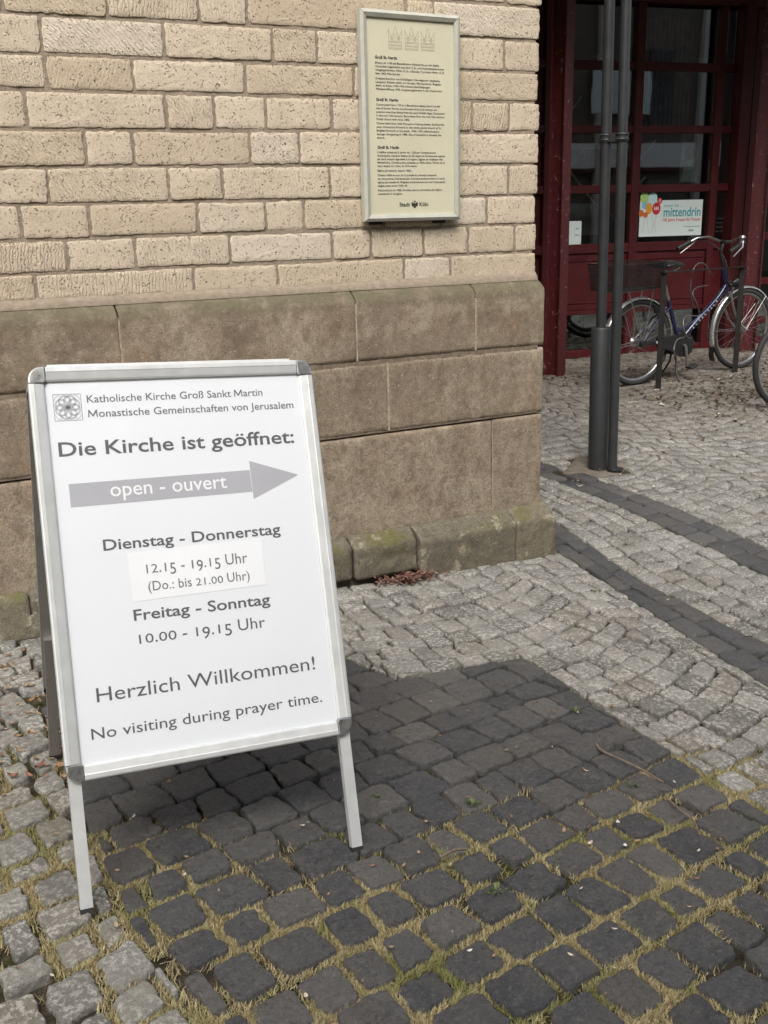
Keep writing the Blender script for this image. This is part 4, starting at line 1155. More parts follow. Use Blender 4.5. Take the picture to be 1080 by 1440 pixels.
    P = [(-.02, .375), (.30, .372), (.47, .385), (.545, .350), (.565, .285), (.545, .220), (.49, .185), (.42, .195), (.33, .250), (-.02, .300)]
    c.prism(P, lambda x, z: Vector((x if x > .2 else .2, -.058, z)), lambda x, z: Vector((x if x > .2 else .2, -.035, z))) if not full else c.prism([(.17, .375)]+P[1:-1]+[(.17, .300)], lambda x, z: Vector((x, -.062, z)), lambda x, z: Vector((x, -.036, z)))
    c.build('chain_guard', m_blk, b)
    cr_ = MB()
    cr_.tube([BBp+Vector((0, -.078, 0)), BBp+Vector((0, .078, 0))], .011, 12)
    for s, an in ((-1, -80), (1, 100)):
        e_ = BBp+Vector((math.cos(R(an))*.17, s*.085, math.sin(R(an))*.17)); cr_.tube([BBp+Vector((0, s*.078, 0)), e_], [.014, .010], 10)
    co = cr_.build('crank', m_silver, b)
    for s, an in ((-1, -80), (1, 100)):
        e_ = BBp+Vector((math.cos(R(an))*.17, s*.135, math.sin(R(an))*.17)); pd = MB(); pd.box(e_, (.085, .075, .020), Matrix.Rotation(R(-12), 3, 'Y'), .005); pd.build('pedal', m_blk, co)
    if full:
        gh = MB(); gh.box((.075, -.072, .342), (.10, .022, .030), None, .008); gh.tube([(.0, -.055, WR), (.0, -.085, WR)], .030, 16); gh.build('gear_box', m_blk, b)
        gl = MB(); gl.box((.155, -.083, .345), (.055, .004, .020), None, .001); gl.build('gear_label', m_white, b)
        rk = MB()
        for s in (-1, 1):
            rk.tube([(.20, s*.055, .775), (-.30, s*.065, .770), (-.33, s*.04, .772)], .005, 8)
            for xx in (-.17, .09): rk.tube([(0, s*.062, WR), (xx, s*.063, .772)], .0045, 8)
        for xx in (.18, .02, -.15, -.30): rk.tube([(xx, -.06, .773), (xx, .06, .773)], .0045, 8)
        rk.build('luggage_rack', m_silver, b)
        bkt = MB(); zb, zt = .785, .985
        rect = lambda g, z: [(.10+g, -.14-g, z), (.10+g, .14+g, z), (-.38-g, .14+g, z), (-.38-g, -.14-g, z)]
        for z, g in ((zb, 0), (zt, .02)):
            q = rect(g, z); bkt.tube(q, .0042, 8, closed=True)
        lo, hi = rect(0, zb), rect(.02, zt)
        for e_ in range(4):
            a0, a1, b0, b1 = Vector(lo[e_]), Vector(lo[(e_+1) % 4]), Vector(hi[e_]), Vector(hi[(e_+1) % 4])
            n_ = int((a1-a0).length/.013)
            for i in range(n_+1): bkt.tube([a0+(a1-a0)*i/n_, b0+(b1-b0)*i/n_], .0021, 4, False)
            for j in range(1, 15): bkt.tube([a0+(b0-a0)*j/15, a1+(b1-a1)*j/15], .0021, 4, False)
        for i in range(1, 20): bkt.tube([(-.38+.48*i/20, -.14, zb), (-.38+.48*i/20, .14, zb)], .0015, 4, False)
        bkt.tube([(.10, -.14, zb+.05), (.165, -.10, zt-.02), (.165, .10, zt-.02), (.10, .14, zb+.05)], .004, 6)
        bkt.build('basket', m_bmetal, b)
        ks = MB()
        ks.box((.40, 0, .235), (.10, .06, .04), None, .008)
        for s in (-1, 1): ks.tube([(.40, s*.02, .23), (.40, s*.035, .15), (.375, s*.075, .06), (.365, s*.125, .004)], .008, 8)
        ks.build('kickstand', m_bmetal, b)
        hl = MB(); hp = HB_+Vector((.055, 0, .045))
        hl.tube([hp+Vector((-.03, 0, 0)), hp+Vector((.0, 0, .005)), hp+Vector((.055, 0, .010))], [.018, .034, .042], 16); hlo = hl.build('headlight', m_blk, b)
        l2 = MB(); l2.tube([hp+Vector((.056, 0, .010)), hp+Vector((.062, 0, .011))], .036, 16); l2.build('lens', m_lens, hlo)
        l3 = MB(); l3.tube([hp+Vector((-.02, -.03, .03)), hp+Vector((.035, -.03, .05)), hp+Vector((.06, -.01, .03))], .009, 8); l3.tube([HB_+Vector((.03, -.03, -.02)), HB_+Vector((.02, -.05, .035))], .010, 8); l3.build('front_brake', m_silver, b)
        rb = MB(); rb.tube([(.215, -.035, .645), (.20, -.045, .60), (.165, -.050, .565)], .010, 8); rb.box((.15, -.045, .60), (.05, .03, .05), None, .008); rb.build('rear_brake', m_bmetal, b)
        lk = MB(); ps = []
        for i in range(15): lk.ring((.195+.002*i, 0, .70), .055, .005, a0=i, n=3) if False else None
        lk.ring((.14, 0, .56), .085, .010, a0=-60, a1=210, n=18, seg=8); lk.build('frame_lock', m_blk, b)
    return b
bk1 = make_bike(m_blue, True)
B0 = Vector((3.03, 2.82, gz(3.03, 2.82)-.004)); B1 = Vector((4.215, 2.835, gz(4.215, 2.835)-.004))
bk1.location = B0; bk1.rotation_euler = (R(1.5), -math.atan2(B1.z-B0.z, (B1-B0).length), math.atan2(B1.y-B0.y, B1.x-B0.x))
tag(bk1, 'dark blue step-through bicycle with silver mudguards and a black wire basket, behind the steel rack', 'bicycle', 'bicycles in front of the red glazed building')
bk2 = make_bike(m_blkpaint, False)
bk2.location = (3.47+1.165, 1.66-.14, gz(4.2, 1.6)-.006); bk2.rotation_euler = (R(-2), 0, math.pi-R(7))
tag(bk2, 'bicycle cut off by the right photo edge, only its bright rimmed wheel showing', 'bicycle', 'bicycles in front of the red glazed building')
# ------------------------------------------------------------------ bicycle rack and cable lock
m_rack = simple('weathered_flat_steel', (.020, .018, .017), .55, metal=.4, var=.3, scale=25, bump=.15)
ra, rb_ = Vector((3.06, 2.585, gz(3.06, 2.585))), Vector((4.02, 2.700, gz(4.02, 2.70)))
rack = empty('bicycle_rack', ra); tag(rack, 'dark flat steel rack of two posts and a bar, in front of the blue bicycle', 'bike rack')
ax = (rb_-ra); ax.z = 0; ang = math.atan2(ax.y, ax.x); RW = ax.length; Rz = Matrix.Rotation(ang, 3, 'Z')
top_z = .905
for x in (0, RW):
    mb = MB(); z0 = gz(*(ra+Rz @ Vector((x, 0, 0))).xy)-ra.z-.05
    mb.box(Rz @ Vector((x, 0, (z0+top_z-.004)/2)), (.010, .044, top_z-.004-z0), Rz @ Matrix.Rotation(R(35), 3, 'Z'), .002); mb.build('post', m_rack, rack)
mb = MB(); mb.box(Rz @ Vector((RW/2, 0, top_z+.002)), (RW+.05, .050, .010), Rz, .002); mb.build('top_bar', m_rack, rack)
lk = empty('cable_lock', ra+Rz @ Vector((.45, .05, top_z))); tag(lk, 'black coiled cable lock hanging in loops from the top bar of the rack', 'lock')
mb = MB(); ps = []
keys = [(.10, -.02), (.17, .03), (.02, .045), (-.07, -.06), (-.04, -.22), (.05, -.33), (-.03, -.26), (-.02, -.21), (.08, -.195), (.10, -.20)]
def spl(keys, n=10):
    out = []
    for i in range(len(keys)-1):
        p0 = Vector(keys[max(0, i-1)]); p1 = Vector(keys[i]); p2 = Vector(keys[i+1]); p3 = Vector(keys[min(len(keys)-1, i+2)])
        for j in range(n):
            t = j/n; out.append(.5*((2*p1)+(p2-p0)*t+(2*p0-5*p1+4*p2-p3)*t*t+(3*p1-p0-3*p2+p3)*t**3))
    return out+[Vector(keys[-1])]
for kk in ([(.20, -.06), (.10, .045), (-.04, .02), (-.09, -.13), (-.02, -.26), (.03, -.31)], [(.15, -.13), (.03, -.145), (-.04, -.19), (.01, -.28), (.07, -.35)], [(.05, -.37), (-.08, -.37), (-.13, -.44), (-.09, -.53), (.0, -.55), (.05, -.60)], [(-.10, -.53), (-.17, -.55), (-.23, -.62), (-.21, -.68)]):
    pts = spl([Vector((a, 0.02*math.sin(i*1.7), b)) for i, (a, b) in enumerate(kk)])
    mb.tube([Rz @ p for p in pts], .0055, 6)
m_cable = simple('clear_coated_cable', (.13, .12, .12), .3, metal=.5, var=.1)
mb.build('cable', m_cable, lk)

# ------------------------------------------------------------------ red glazed building
m_red = None
def m_maroon():
    t = NT('maroon_paint')
    n1 = t.noise(9, 5, .6); chip = t.ramp(t.noise(26, 6, .72), [(.665, 0), (.69, 1)])
    c = t.mix(t.ramp(n1, [(.3, 0), (.7, 1)]), (.058, .0065, .008), (.078, .010, .012))
    c = t.mix(t.math('MULTIPLY', chip, .25), c, (.14, .09, .085))
    return t.set(col=c, rough=t.ramp(n1, [(.3, .38), (.7, .55)]), spec=.4, normal=t.bump(t.math('SUBTRACT', t.noise(90, 3), t.math('MULTIPLY', chip, .8)), .12, .002))
def m_maroon_worn():
    t = NT('peeling_maroon_paint')
    n1 = t.noise(9, 5, .6); chip = t.ramp(t.noise(24, 6, .75), [(.615, 0), (.63, 1)])
    c = t.mix(t.ramp(n1, [(.3, 0), (.7, 1)]), (.064, .008, .010), (.085, .013, .014))
    c = t.mix(t.math('MULTIPLY', chip, .8), c, (.30, .22, .205))
    return t.set(col=c, rough=.5, spec=.4, normal=t.bump(chip, .3, .003))
def m_glass():
    t = NT('window_glass')
    gl = t.n('BsdfGlossy'); gl.inputs['Roughness'].default_value = .015; gl.inputs['Color'].default_value = (.95, .97, 1, 1)
    tr = t.n('BsdfTransparent'); tr.inputs['Color'].default_value = (.80, .84, .83, 1)
    fr = t.n('Fresnel'); fr.inputs['IOR'].default_value = 1.52
    w_ = t.noise(1.3, 2); t.t.links.new(t.bump(w_, .05, .02), gl.inputs['Normal'])
    ms = t.n('MixShader'); t.l(t.math('MULTIPLY', fr.outputs[0], 2.6, clamp=True), ms.inputs[0])
    t.t.links.new(tr.outputs[0], ms.inputs[1]); t.t.links.new(gl.outputs[0], ms.inputs[2]); t.t.links.new(ms.outputs[0], t.out.inputs[0])
    return t.m
m_red, m_worn, m_gl = m_maroon(), m_maroon_worn(), m_glass()
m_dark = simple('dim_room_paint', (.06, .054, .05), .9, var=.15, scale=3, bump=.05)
m_conc = simple('grey_concrete', (.16, .155, .145), .9, var=.2, scale=8, bump=.2)
m_canopy = simple('canopy_board', (.15, .05, .05), .7, var=.1, scale=5, bump=.1)
FP = Vector((4.144, 4.177, .100)); FA = R(-10)
pav = empty('glazed_building', FP, FA)
tag(pav, 'building with maroon steel framed glazing behind the bicycles, left window holding a notice', 'building')
# local frame: x along the facade, -y out of it towards the square, z up
def lb(name, items, mat, parent=pav, bev=.004):
    mb = MB()
    for c, sz in items: mb.box(c, sz, None, bev)
    return mb.build(name, mat, parent)
ZT = [2.632, 2.091, 1.568, 1.037]     # transoms
UM = [-.93, -.038, .822]              # mullions
ZB, ZH = .468, 3.155
for u, wd_ in zip(UM, (.115, .085, .075)): lb('mullion', [((u, 0, ZH/2), (wd_, .075, ZH))], m_red)
bays = [(-3.4, -.9875), (-.8725, -.0805), (.0045, .7845), (.8595, .985)]
for i, (a, b) in enumerate(bays):
    cx_, wd_ = (a+b)/2, b-a
    for z, h in zip(ZT, (.070, .066, .072, .085)): lb('transom', [((cx_, .002, z), (wd_, .065, h))], m_red)
    if i == 0: continue
    lv = [ZH]+ZT; hs_ = [.05]+[.070, .066, .072, .085]
    for (za, ha), (zb, hb) in zip(zip(lv, hs_), zip(lv[1:], hs_[1:])):
        g_ = MB(); g_.box((cx_, .012, (za+zb)/2), (wd_-.004, .006, za-zb-(ha+hb)/2-.002)); g_.build('pane', m_gl, pav)
    lb('panel', [((cx_, .004, (ZT[3]-.0425+ZB)/2), (wd_, .030, ZT[3]-.0425-ZB-.004))], m_red)
    if wd_ > .3:
        z0, z1 = ZB+.07, ZT[3]-.11
        for zz in (z0, z1): lb('panel_moulding', [((cx_, -.014, zz), (wd_-.05, .012, .012))], m_red, bev=.003)
    for zz, hh in ((.055, .075), (ZB-.02, .040)): lb('bottom_rail', [((cx_, .002, zz), (wd_, .061, hh))], m_red)
    g_ = MB(); g_.box((cx_, .012, (ZB+.05)/2+.01), (wd_-.004, .006, ZB-.13)); g_.build('pane', m_gl, pav)
lb('panel', [((-2.19, .03, 1.6), (2.4, .03, 3.1))], m_red)
lb('header', [((-.45, -.01, ZH+.06), (5.9, .13, .115)), ((-.45, .05, ZH+.5), (5.9, .10, .75))], m_red)
# bright upright on the facade and the recess with a door beside it
lb('upright', [((1.052, -.045, ZH/2), (.115, .16, ZH-.005))], m_red)
lb('upright', [((1.262, .055, ZH/2), (.075, .07, ZH-.005))], m_red)
rc = (1.1675, .05)
for z in (2.632, 1.75, 1.12, .45): lb('transom', [((rc[0], .055, z), (.112, .05, .06))], m_red)
g_ = MB(); g_.box((rc[0], .06, 1.6), (.11, .006, 3.05)); g_.build('pane', m_gl, pav)
door = [((1.335, .05, 1.58), (.06, .05, 3.1)), ((2.42, .05, 1.58), (.08, .05, 3.1))]
for z in (3.0, 2.36, 1.568, 1.10, .66, .27, .06): door.append(((1.873, .05, z), (1.012, .045, .07)))
lb('door_frame', door, m_red)
g_ = MB(); g_.box((1.873, .06, 1.55), (1.01, .006, 3.0)); g_.build('pane', m_gl, pav)
lb('upright', [((2.55, 0, ZH/2), (.12, .12, ZH-.005))], m_red)
lb('wall', [((4.6, .02, 1.6), (3.9, .2, 3.2))], m_red)
# front columns of the arcade (worn paint), canopy above
def col_(p, mat, rot):
    mb = MB(); Q = Matrix.Rotation(rot, 3, 'Z'); c = Vector(p)
    mb.box(c+Q @ Vector((0, -.065, 1.85)), (.12, .013, 3.75), Q, .002); mb.box(c+Q @ Vector((0, .065, 1.85)), (.12, .013, 3.75), Q, .002); mb.box(c+Vector((0, 0, 1.85)), (.009, .117, 3.75), Q)
    mb.build('column', mat, pav)
inv = Matrix.Rotation(-FA, 3, 'Z')
def loc(x, y): v = inv @ Vector((x-FP.x, y-FP.y, 0)); return (v.x, v.y, 0)
col_(loc(2.80, 3.60), m_worn, R(30)); col_(loc(5.13, 3.60), m_worn, R(52)); col_(loc(7.6, 3.5), m_worn, R(20))
lb('canopy', [((1.2, -.85, 3.86), (9.5, 2.95, .16))], m_canopy)  # out of view above the columns, extended forward to shade facade and bicycles
lb('upper_wall', [((1.2, .9, 6.9), (9.5, 2.2, 5.9))], simple('upper_render', (.30, .26, .21), .9, var=.1, scale=2, bump=.1))
# the room behind the glass
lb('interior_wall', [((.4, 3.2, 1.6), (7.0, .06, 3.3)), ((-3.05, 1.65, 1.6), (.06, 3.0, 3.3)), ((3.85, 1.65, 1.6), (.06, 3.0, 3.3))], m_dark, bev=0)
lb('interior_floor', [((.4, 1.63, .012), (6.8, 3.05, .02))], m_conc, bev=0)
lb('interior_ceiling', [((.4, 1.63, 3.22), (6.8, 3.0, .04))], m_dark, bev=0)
lb('low_wall', [((-.5, .95, .25), (1.5, .05, .42))], simple('pale_interior_wall', (.40, .40, .37), .85, var=.15, scale=5, bump=.05), bev=0)
rl = MB()
rl.tube([(-.15, 1.2, 1.75), (1.05, 1.2, 3.0)], .016, 8); rl.tube([(-.15, 1.2, 1.45), (1.05, 1.2, 2.7)], .010, 8)
for u in (-.10, .28, .66, 1.04): rl.tube([(u, 1.2, u*1.04+.9), (u, 1.2, u*1.04+1.90)], .011, 8)
rl.build('stair_rail', simple('rail_steel', (.30, .27, .25), .4, metal=.6), pav)
m_pb = simple('pale_board', (.42, .43, .42), .8)
lb('hanging_board', [((-.45, 1.75, 2.25), (.05, .3, .5))], m_pb, bev=0); lb('pale_board', [((.2, 2.2, 2.9), (.5, .05, .6))], m_pb, bev=0)
cu = MB()
for k_ in range(46):
    u = .02+.76*k_/45; cu.tube([(u, .42+.02*math.sin(k_*2.1), 2.10), (u, .42+.02*math.sin(k_*2.1), 3.12)], .011, 6)
cu.build('curtain', simple('grey_curtain', (.20, .20, .185), .9, var=.35, scale=9, bump=.1), pav)
lb('wall_bar', [((-.15, .5, 1.98), (.90, .03, .05)), ((-.5, .62, 1.30), (.75, .4, .30))], simple('pale_shelf', (.34, .34, .33), .7), bev=.004)
lb('red_cabinet', [((.30, 1.0, 1.75), (.5, .3, .9)), ((-.80, .5, 1.35), (.18, .3, .75))], simple('red_cabinet', (.20, .02, .022), .5), bev=.004)
sl_r = MB()
for (a, b) in (((-.75, .3, 2.05), (-.45, .3, 2.40)), ((-.30, .3, 1.62), (-.05, .3, 1.28)), ((.10, .35, 1.72), (.40, .35, 2.02)), ((-.70, .3, 1.90), (-.25, .3, 1.42)), ((.08, .35, 1.50), (.30, .35, 1.68))): sl_r.tube([a, b], .011, 6)
sl_r.build('interior_strut', simple('strut_paint', (.42, .38, .35), .5), pav)
# letter slots in the sidelight
lb('letter_slot', [((.925, -.016, z), (.075, .006, .006)) for z in (1.16, 1.20, 1.24, 1.28)], m_silver, bev=0)
def fl_(u, z, out): 
    v = Matrix.Rotation(FA, 3, 'Z') @ Vector((u, -out, z)); return FP+v
# interior chair behind the lower pane, wooden board leaning inside
ch = empty('chair', fl_(-.56, .025, -.45), FA+R(20)); tag(ch, 'dark chair seen through the low pane left of the blue bicycle', 'chair')
mb = MB(); mb.box((0, 0, .40), (.42, .40, .035), None, .008); mb.build('seat', m_blk, ch)
mb = MB(); mb.box((-.20, 0, .68), (.03, .38, .30), None, .008); mb.build('backrest', m_blk, ch)
for x in (-.17, .17):
    for y in (-.16, .16):
        mb = MB(); mb.tube([(x, y, .385), (x*1.1, y*1.05, .2), (x*1.35, y*1.15, .0)], [.016, .014, .018], 8); mb.build('leg', m_blk, ch)
wbp = fl_(.34, .03, -.11); wb = MB(); Q = Matrix.Rotation(FA, 3, 'Z') @ Matrix.Rotation(R(-16), 3, 'X')
wb.box(wbp+Vector((0, 0, .085)), (.62, .02, .17), Q, .003); o = wb.build('wooden_board', simple('raw_plywood', (.34, .235, .14), .7, var=.2, scale=12, bump=.1)); tag(o, 'light brown wooden board standing low behind the rear wheel of the blue bicycle', 'board')
# poster behind the right-hand pane: white sheet with balloons
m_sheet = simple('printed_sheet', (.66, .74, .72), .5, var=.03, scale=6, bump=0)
ban = empty('window_poster', fl_(.385, 1.13, .002), FA); tag(ban, 'white poster with coloured balloons and turquoise lettering in the window behind the blue bicycle', 'poster')
PB = MB(); PB.box((0, 0, .165), (.690, .002, .330)); sheet = PB.build('sheet', m_sheet, ban)
pf = lambda d: (lambda x, z: Vector((x, -.0012-d, z)))
def disc(name, cx_, cz, rx, rz_, mat, d, par=sheet):
    mb = MB(); mb.flat([[(cx_+rx*math.cos(R(a)), cz+rz_*math.sin(R(a))) for a in range(0, 360, 12)]], pf(d)); return mb.build(name, mat, par)
CLR = dict(green=(.42, .60, .20), pale=(.50, .72, .74), red=(.52, .035, .03), orange=(.72, .33, .045), dorange=(.60, .14, .04), blue=(.20, .52, .62), pink=(.62, .30, .32))
cm = {k: simple('print_'+k, v, .5, var=.04, bump=0) for k, v in CLR.items()}
for i, (x, z, rx, rz_, k) in enumerate([(-.300, .355, .046, .058, 'green'), (-.210, .350, .048, .056, 'pale'), (-.290, .285, .034, .032, 'blue'), (-.248, .258, .034, .052, 'orange'), (-.330, .215, .028, .031, 'dorange'), (-.282, .200, .025, .026, 'dorange'), (-.168, .255, .045, .056, 'red'), (-.135, .325, .027, .029, 'red')]):
    disc('balloon', x, z, rx, rz_, cm[k], .0004+i*.0004)
disc('balloon_mark', -.135, .325, .015, .017, cm['pink'], .0040)
def ptxt(txt, s0, s1, b_, cap, mat, d=.0006, bold=0):
    mb = MB(); put_text(mb, txt, s0, s1, b_, cap, pf(d), bold); mb.build('lettering', mat, sheet)
m_teal = simple('print_teal', (.03, .30, .33), .5, var=.03, bump=0)
ptxt('mittendrin', -.085, .325, .180, .082, m_teal, bold=.016); ptxt('Immer bei ...', -.080, .115, .268, .026, m_teal)
ptxt('100 Jahre Frauen für Frauen', -.090, .325, .135, .030, cm['red'], bold=.012); ptxt('Frauengemeinschaft', .145, .320, .078, .014, m_ink)
ptxt('kfd', -.193, -.143, .243, .030, m_white_ink, .0042, .02); ptxt('kfd', .205, .255, .038, .020, m_ink, bold=.02)
mb = MB()
for x0 in (-.31, -.285, -.25, -.215, -.185, -.165):
    for j in range(6):
        a0, a1 = j/6, (j+1)/6; f_ = lambda t: (x0+.012*math.sin(t*4+x0*60), .195-.165*t)
        (xa, za), (xb, zb) = f_(a0), f_(a1); mb.flat([[(xa-.0015, za), (xa+.0015, za), (xb+.0015, zb), (xb-.0015, zb)]], pf(.0005))
mb.build('balloon_strings', simple('print_grey', (.40, .42, .42), .5, bump=0), sheet)
# notices
def notice(u, z, wd_, h, out, label, lines, mat=None):
    e_ = empty('paper_notice', fl_(u, z, out), FA); tag(e_, label, 'notice')
    mb = MB(); mb.box((0, 0, h/2), (wd_, .0015, h)); sh = mb.build('sheet', mat or m_sheet, e_)
    for (tx, s0, b_, cap) in lines:
        m2 = MB(); put_text(m2, tx, s0, None, b_, cap, lambda x, y: Vector((x, -.0012, y)), .01); m2.build('lettering', m_ink, sh)
notice(-.640, 1.065, .145, .225, -.006, 'small white paper notice in the window directly behind the front red column', [('offen', .01, .150, .014), ('bitte', .01, .092, .016)])
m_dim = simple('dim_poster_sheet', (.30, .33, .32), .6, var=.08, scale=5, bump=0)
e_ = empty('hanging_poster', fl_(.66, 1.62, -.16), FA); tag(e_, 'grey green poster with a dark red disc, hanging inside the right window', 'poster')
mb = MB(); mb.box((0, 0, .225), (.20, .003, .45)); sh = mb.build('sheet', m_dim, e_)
mb = MB(); mb.flat([[(.0+.062*math.cos(R(a)), .27+.062*math.sin(R(a))) for a in range(0, 360, 12)]], lambda x, z: Vector((x, -.003, z))); mb.build('disc', simple('print_darkred', (.16, .03, .035), .6, bump=0), sh)
mb = MB(); mb.flat([[(-.085, 0.01), (.095, .01), (.075, .15), (-.06, .15)]], lambda x, z: Vector((x, -.003, z))); mb.build('pale_field', m_sheet, sh)
notice(1.42, 1.62, .13, .36, .022, 'white printed sheet on the door pane at the right edge', [('Termine', -.045, .30, .018), ('Mo - Fr', -.045, .22, .014)])

# ------------------------------------------------------------------ building across the square (mirrored in the panes)
op = empty('opposite_building', (9, -11, -.3), R(-8)); tag(op, 'brown building with pale pilasters across the square, seen only mirrored in the glazing', 'building')
m_op = simple('brown_render', (.15, .125, .105), .9, var=.1, scale=1, bump=.05)
lb('wall', [((0, 0, 5), (34, .5, 10))], m_op, op, 0)
for i in range(12):
    for j in range(3):
        x, z = -15+i*2.7, 1.6+j*2.9
        wf_ = lb('window', [((x, .27, z), (1.3, .06, 1.8))], m_blk if j else m_gl, op, .01)
        lb('window_frame', [((x, .31, z), (.07, .04, 1.8)), ((x, .31, z+.3), (1.16, .038, .06))], m_red, wf_, 0)
lb('shop_band', [((0, .32, 3.05), (33, .12, .55))], simple('shop_band', (.80, .78, .75), .7), op, 0)
for i in range(9): lb('banner', [((-14+i*3.6, .42, 4.5), (1.5, .05, 1.1))], m_sheet, op, .0)
for i in range(14): lb('pilaster', [((-16.3+i*2.7, .36, 5), (.22, .16, 9.9))], simple('pale_pilaster', (.5, .47, .43), .8) if i == 0 else bpy.data.materials['pale_pilaster'], op, 0)
lb('shop_stripe', [((0, .39, 2.72), (33, .04, .10))], m_red, op, 0)

# ------------------------------------------------------------------ litter, leaves, twigs, weeds
def flakes(name, spots, mat, label, cat, par=None):
    """small curled dry leaves: two bent quads each; spots = (x, y, size, lift)"""
    mb = MB()
    for x, y, sz, lift in spots:
        a = rng.uniform(0, 6.28); l, w_ = sz, sz*rng.uniform(.35, .7); tl = rng.gauss(0, .35); cu_ = rng.uniform(.1, .5)*sz
        ca, sa = math.cos(a), math.sin(a); base = gz(x, y)+.002+lift; vs = []
        for u in (-.5, -.18, .2, .5):
            ww = w_*(1-(2*u)**2*.85)
            for v in (-.5, 0, .5):
                px, py = u*l, v*ww; pz = cu_*(u*u*2.2+v*v*1.6)+tl*px*.5
                vs.append((x+ca*px-sa*py, y+sa*px+ca*py, base+max(0, pz)+.002))
        mb.add(vs, [(i*3+j, i*3+j+1, i*3+j+4, i*3+j+3) for i in range(3) for j in range(2)])
    o = mb.build(name, mat); tag(o, label, cat, kind='stuff'); return o
def m_leaf(name, cols):
    t = NT(name); c = t.ramp(t.island(), [(i/(len(cols)-1), q) for i, q in enumerate(cols)])
    return t.set(col=c, rough=.75, spec=.25, normal=t.bump(t.noise(120, 3), .3, .002))
ml_red = m_leaf('dry_red_leaf', [(.10, .045, .032), (.19, .095, .07), (.30, .19, .14), (.14, .07, .055), (.24, .13, .09)])
ml_brown = m_leaf('dry_brown_leaf', [(.055, .034, .022), (.10, .062, .038), (.16, .105, .06), (.075, .045, .03), (.24, .18, .11)])
ml_pale = m_leaf('pale_scrap', [(.45, .38, .27), (.62, .56, .46), (.36, .26, .17), (.70, .67, .60)])
flakes('leaf_heap', [(-.735+abs(rng.gauss(0, 1))*.0+rng.gauss(0, .075), -.115+rng.gauss(0, .022), rng.uniform(.012, .026), rng.uniform(0, .022)) for _ in range(260)], ml_red, 'small heap of dry reddish leaves swept against the mossy wall base', 'leaves')
flakes('leaf_litter', [(rng.gauss(3.75, .62), rng.gauss(2.05, .35), rng.uniform(.018, .042), rng.uniform(0, .004)) for _ in range(750)]+[(rng.uniform(2.4, 5.2), rng.uniform(2.2, 3.6), rng.uniform(.02, .05), 0) for _ in range(220)], ml_brown, 'brown fallen leaves littering the setts under the bicycles', 'leaves')
sp = [(rng.uniform(-2.9, 2.6), rng.uniform(-2.3, 1.6), rng.uniform(.006, .016), 0) for _ in range(330)]+[(rng.gauss(1.05, .18), rng.gauss(.86, .09), rng.uniform(.012, .03), 0) for _ in range(16)]+[(rng.uniform(2.6, 4.6), rng.uniform(1.4, 2.7), rng.uniform(.02, .05), 0) for _ in range(40)]
sp = [q for q in sp if not (q[1] > -.1 and q[0] < .06)]
flakes('petal_litter', sp, ml_pale, 'pale petals and scraps scattered over the setts', 'litter')
flakes('dead_leaf_litter', [(rng.uniform(-2.75, -2.25), rng.uniform(-1.1, -.1), rng.uniform(.012, .032), rng.uniform(0, .006)) for _ in range(190)]+[(rng.uniform(-2.6, -.4), rng.uniform(-2.35, -1.2), rng.uniform(.006, .018), 0) for _ in range(70)], m_leaf('tan_leaf', [(.22, .13, .07), (.34, .23, .13), (.22, .10, .07), (.40, .31, .2)]), 'tan and reddish dead leaf scraps around the sandwich board', 'leaves')
m_twig = simple('twig_bark', (.17, .125, .095), .85, var=.35, scale=90, bump=.3)
def twig(pts, r_, label):
    P = [Vector((x, y, gz(x, y)+.006+h)) for x, y, h in pts]; mb = MB(); mb.tube(spl3(P), [r_*(1-.6*i/40) for i in range(len(spl3(P)))], 6)
    e_ = mb.build('twig', m_twig); tag(e_, label, 'twig')
def spl3(K, n=8):
    out = []
    for i in range(len(K)-1):
        p0, p1, p2, p3 = K[max(0, i-1)], K[i], K[i+1], K[min(len(K)-1, i+2)]
        for j in range(n):
            t = j/n; out.append(.5*((2*p1)+(p2-p0)*t+(2*p0-5*p1+4*p2-p3)*t*t+(3*p1-p0-3*p2+p3)*t**3))
    return out+[K[-1]]
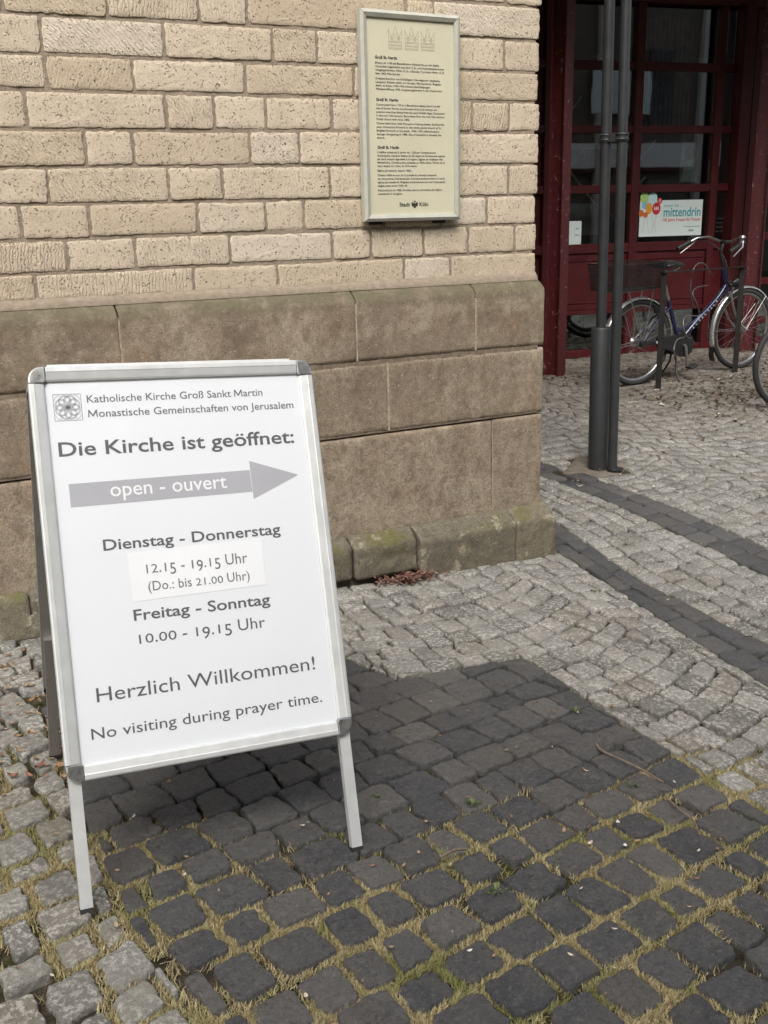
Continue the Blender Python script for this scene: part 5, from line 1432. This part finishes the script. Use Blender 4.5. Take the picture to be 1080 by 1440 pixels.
twig([(-.924, -1.53, 0), (-.943, -1.574, .006), (-.937, -1.641, .012), (-.913, -1.715, .008), (-.898, -1.774, .0)], .0042, 'curved grey brown twig lying on the dark setts at the granite edge')
twig([(-.943, -1.836, 0), (-.961, -1.899, .008), (-.963, -1.95, .006), (-.989, -1.998, .0)], .003, 'thin reddish twig lying below the curved grey twig on dark setts')
twig([(-1.606, -1.811, .012), (-1.57, -1.808, .018), (-1.535, -1.809, .012)], .004, 'short pale stick in the grassy joint right of the board foot')
def m_weed():
    t = NT('weed_leaf'); c = t.ramp(t.island(), [(0, (.045, .08, .02)), (.5, (.085, .125, .035)), (1, (.16, .175, .065))])
    return t.set(col=c, rough=.55, spec=.35)
mwd = m_weed()
for x, y, s_, label in ((-.84, -1.339, .045, 'small green weed at the border of the dark and pale setts'), (-1.606, -1.494, .032, 'small green weed beside the right front foot of the sandwich board'),
                        (-1.402, -1.63, .050, 'leafy green weed in a grassy joint in the middle of the dark setts'), (-.121, -.533, .040, 'yellow green weed on the pale setts near the dark strip'),
                        (-.976, -1.744, .045, 'green weed tuft at the end of the curved twig'), (-1.546, -1.955, .06, 'green weed tuft among dry grass in the front paving')):
    mb = MB()
    for i in range(26):
        a = rng.uniform(0, 6.28); l = s_*rng.uniform(.3, 1.0)*.40; el = rng.uniform(.15, .9); w_ = l*.17; r0 = rng.uniform(0, s_*.25)
        d = Vector((math.cos(a), math.sin(a), 0)); sd = Vector((-d.y, d.x, 0)); o_ = Vector((x, y, gz(x, y)-.006))+d*r0
        p = [o_, o_+d*l*.5*math.cos(el)+Vector((0, 0, l*.6*math.sin(el)+.008)), o_+d*l*math.cos(el)+Vector((0, 0, l*.75*math.sin(el)+.006))]
        mb.add([p[0], p[1]-sd*w_, p[1]+Vector((0, 0, -.001)), p[1]+sd*w_, p[2]], [(0, 2, 1), (0, 3, 2), (1, 2, 4), (2, 3, 4)], True)
    e_ = mb.build('weed', mwd); tag(e_, label, 'weed', 'weeds in the paving joints')
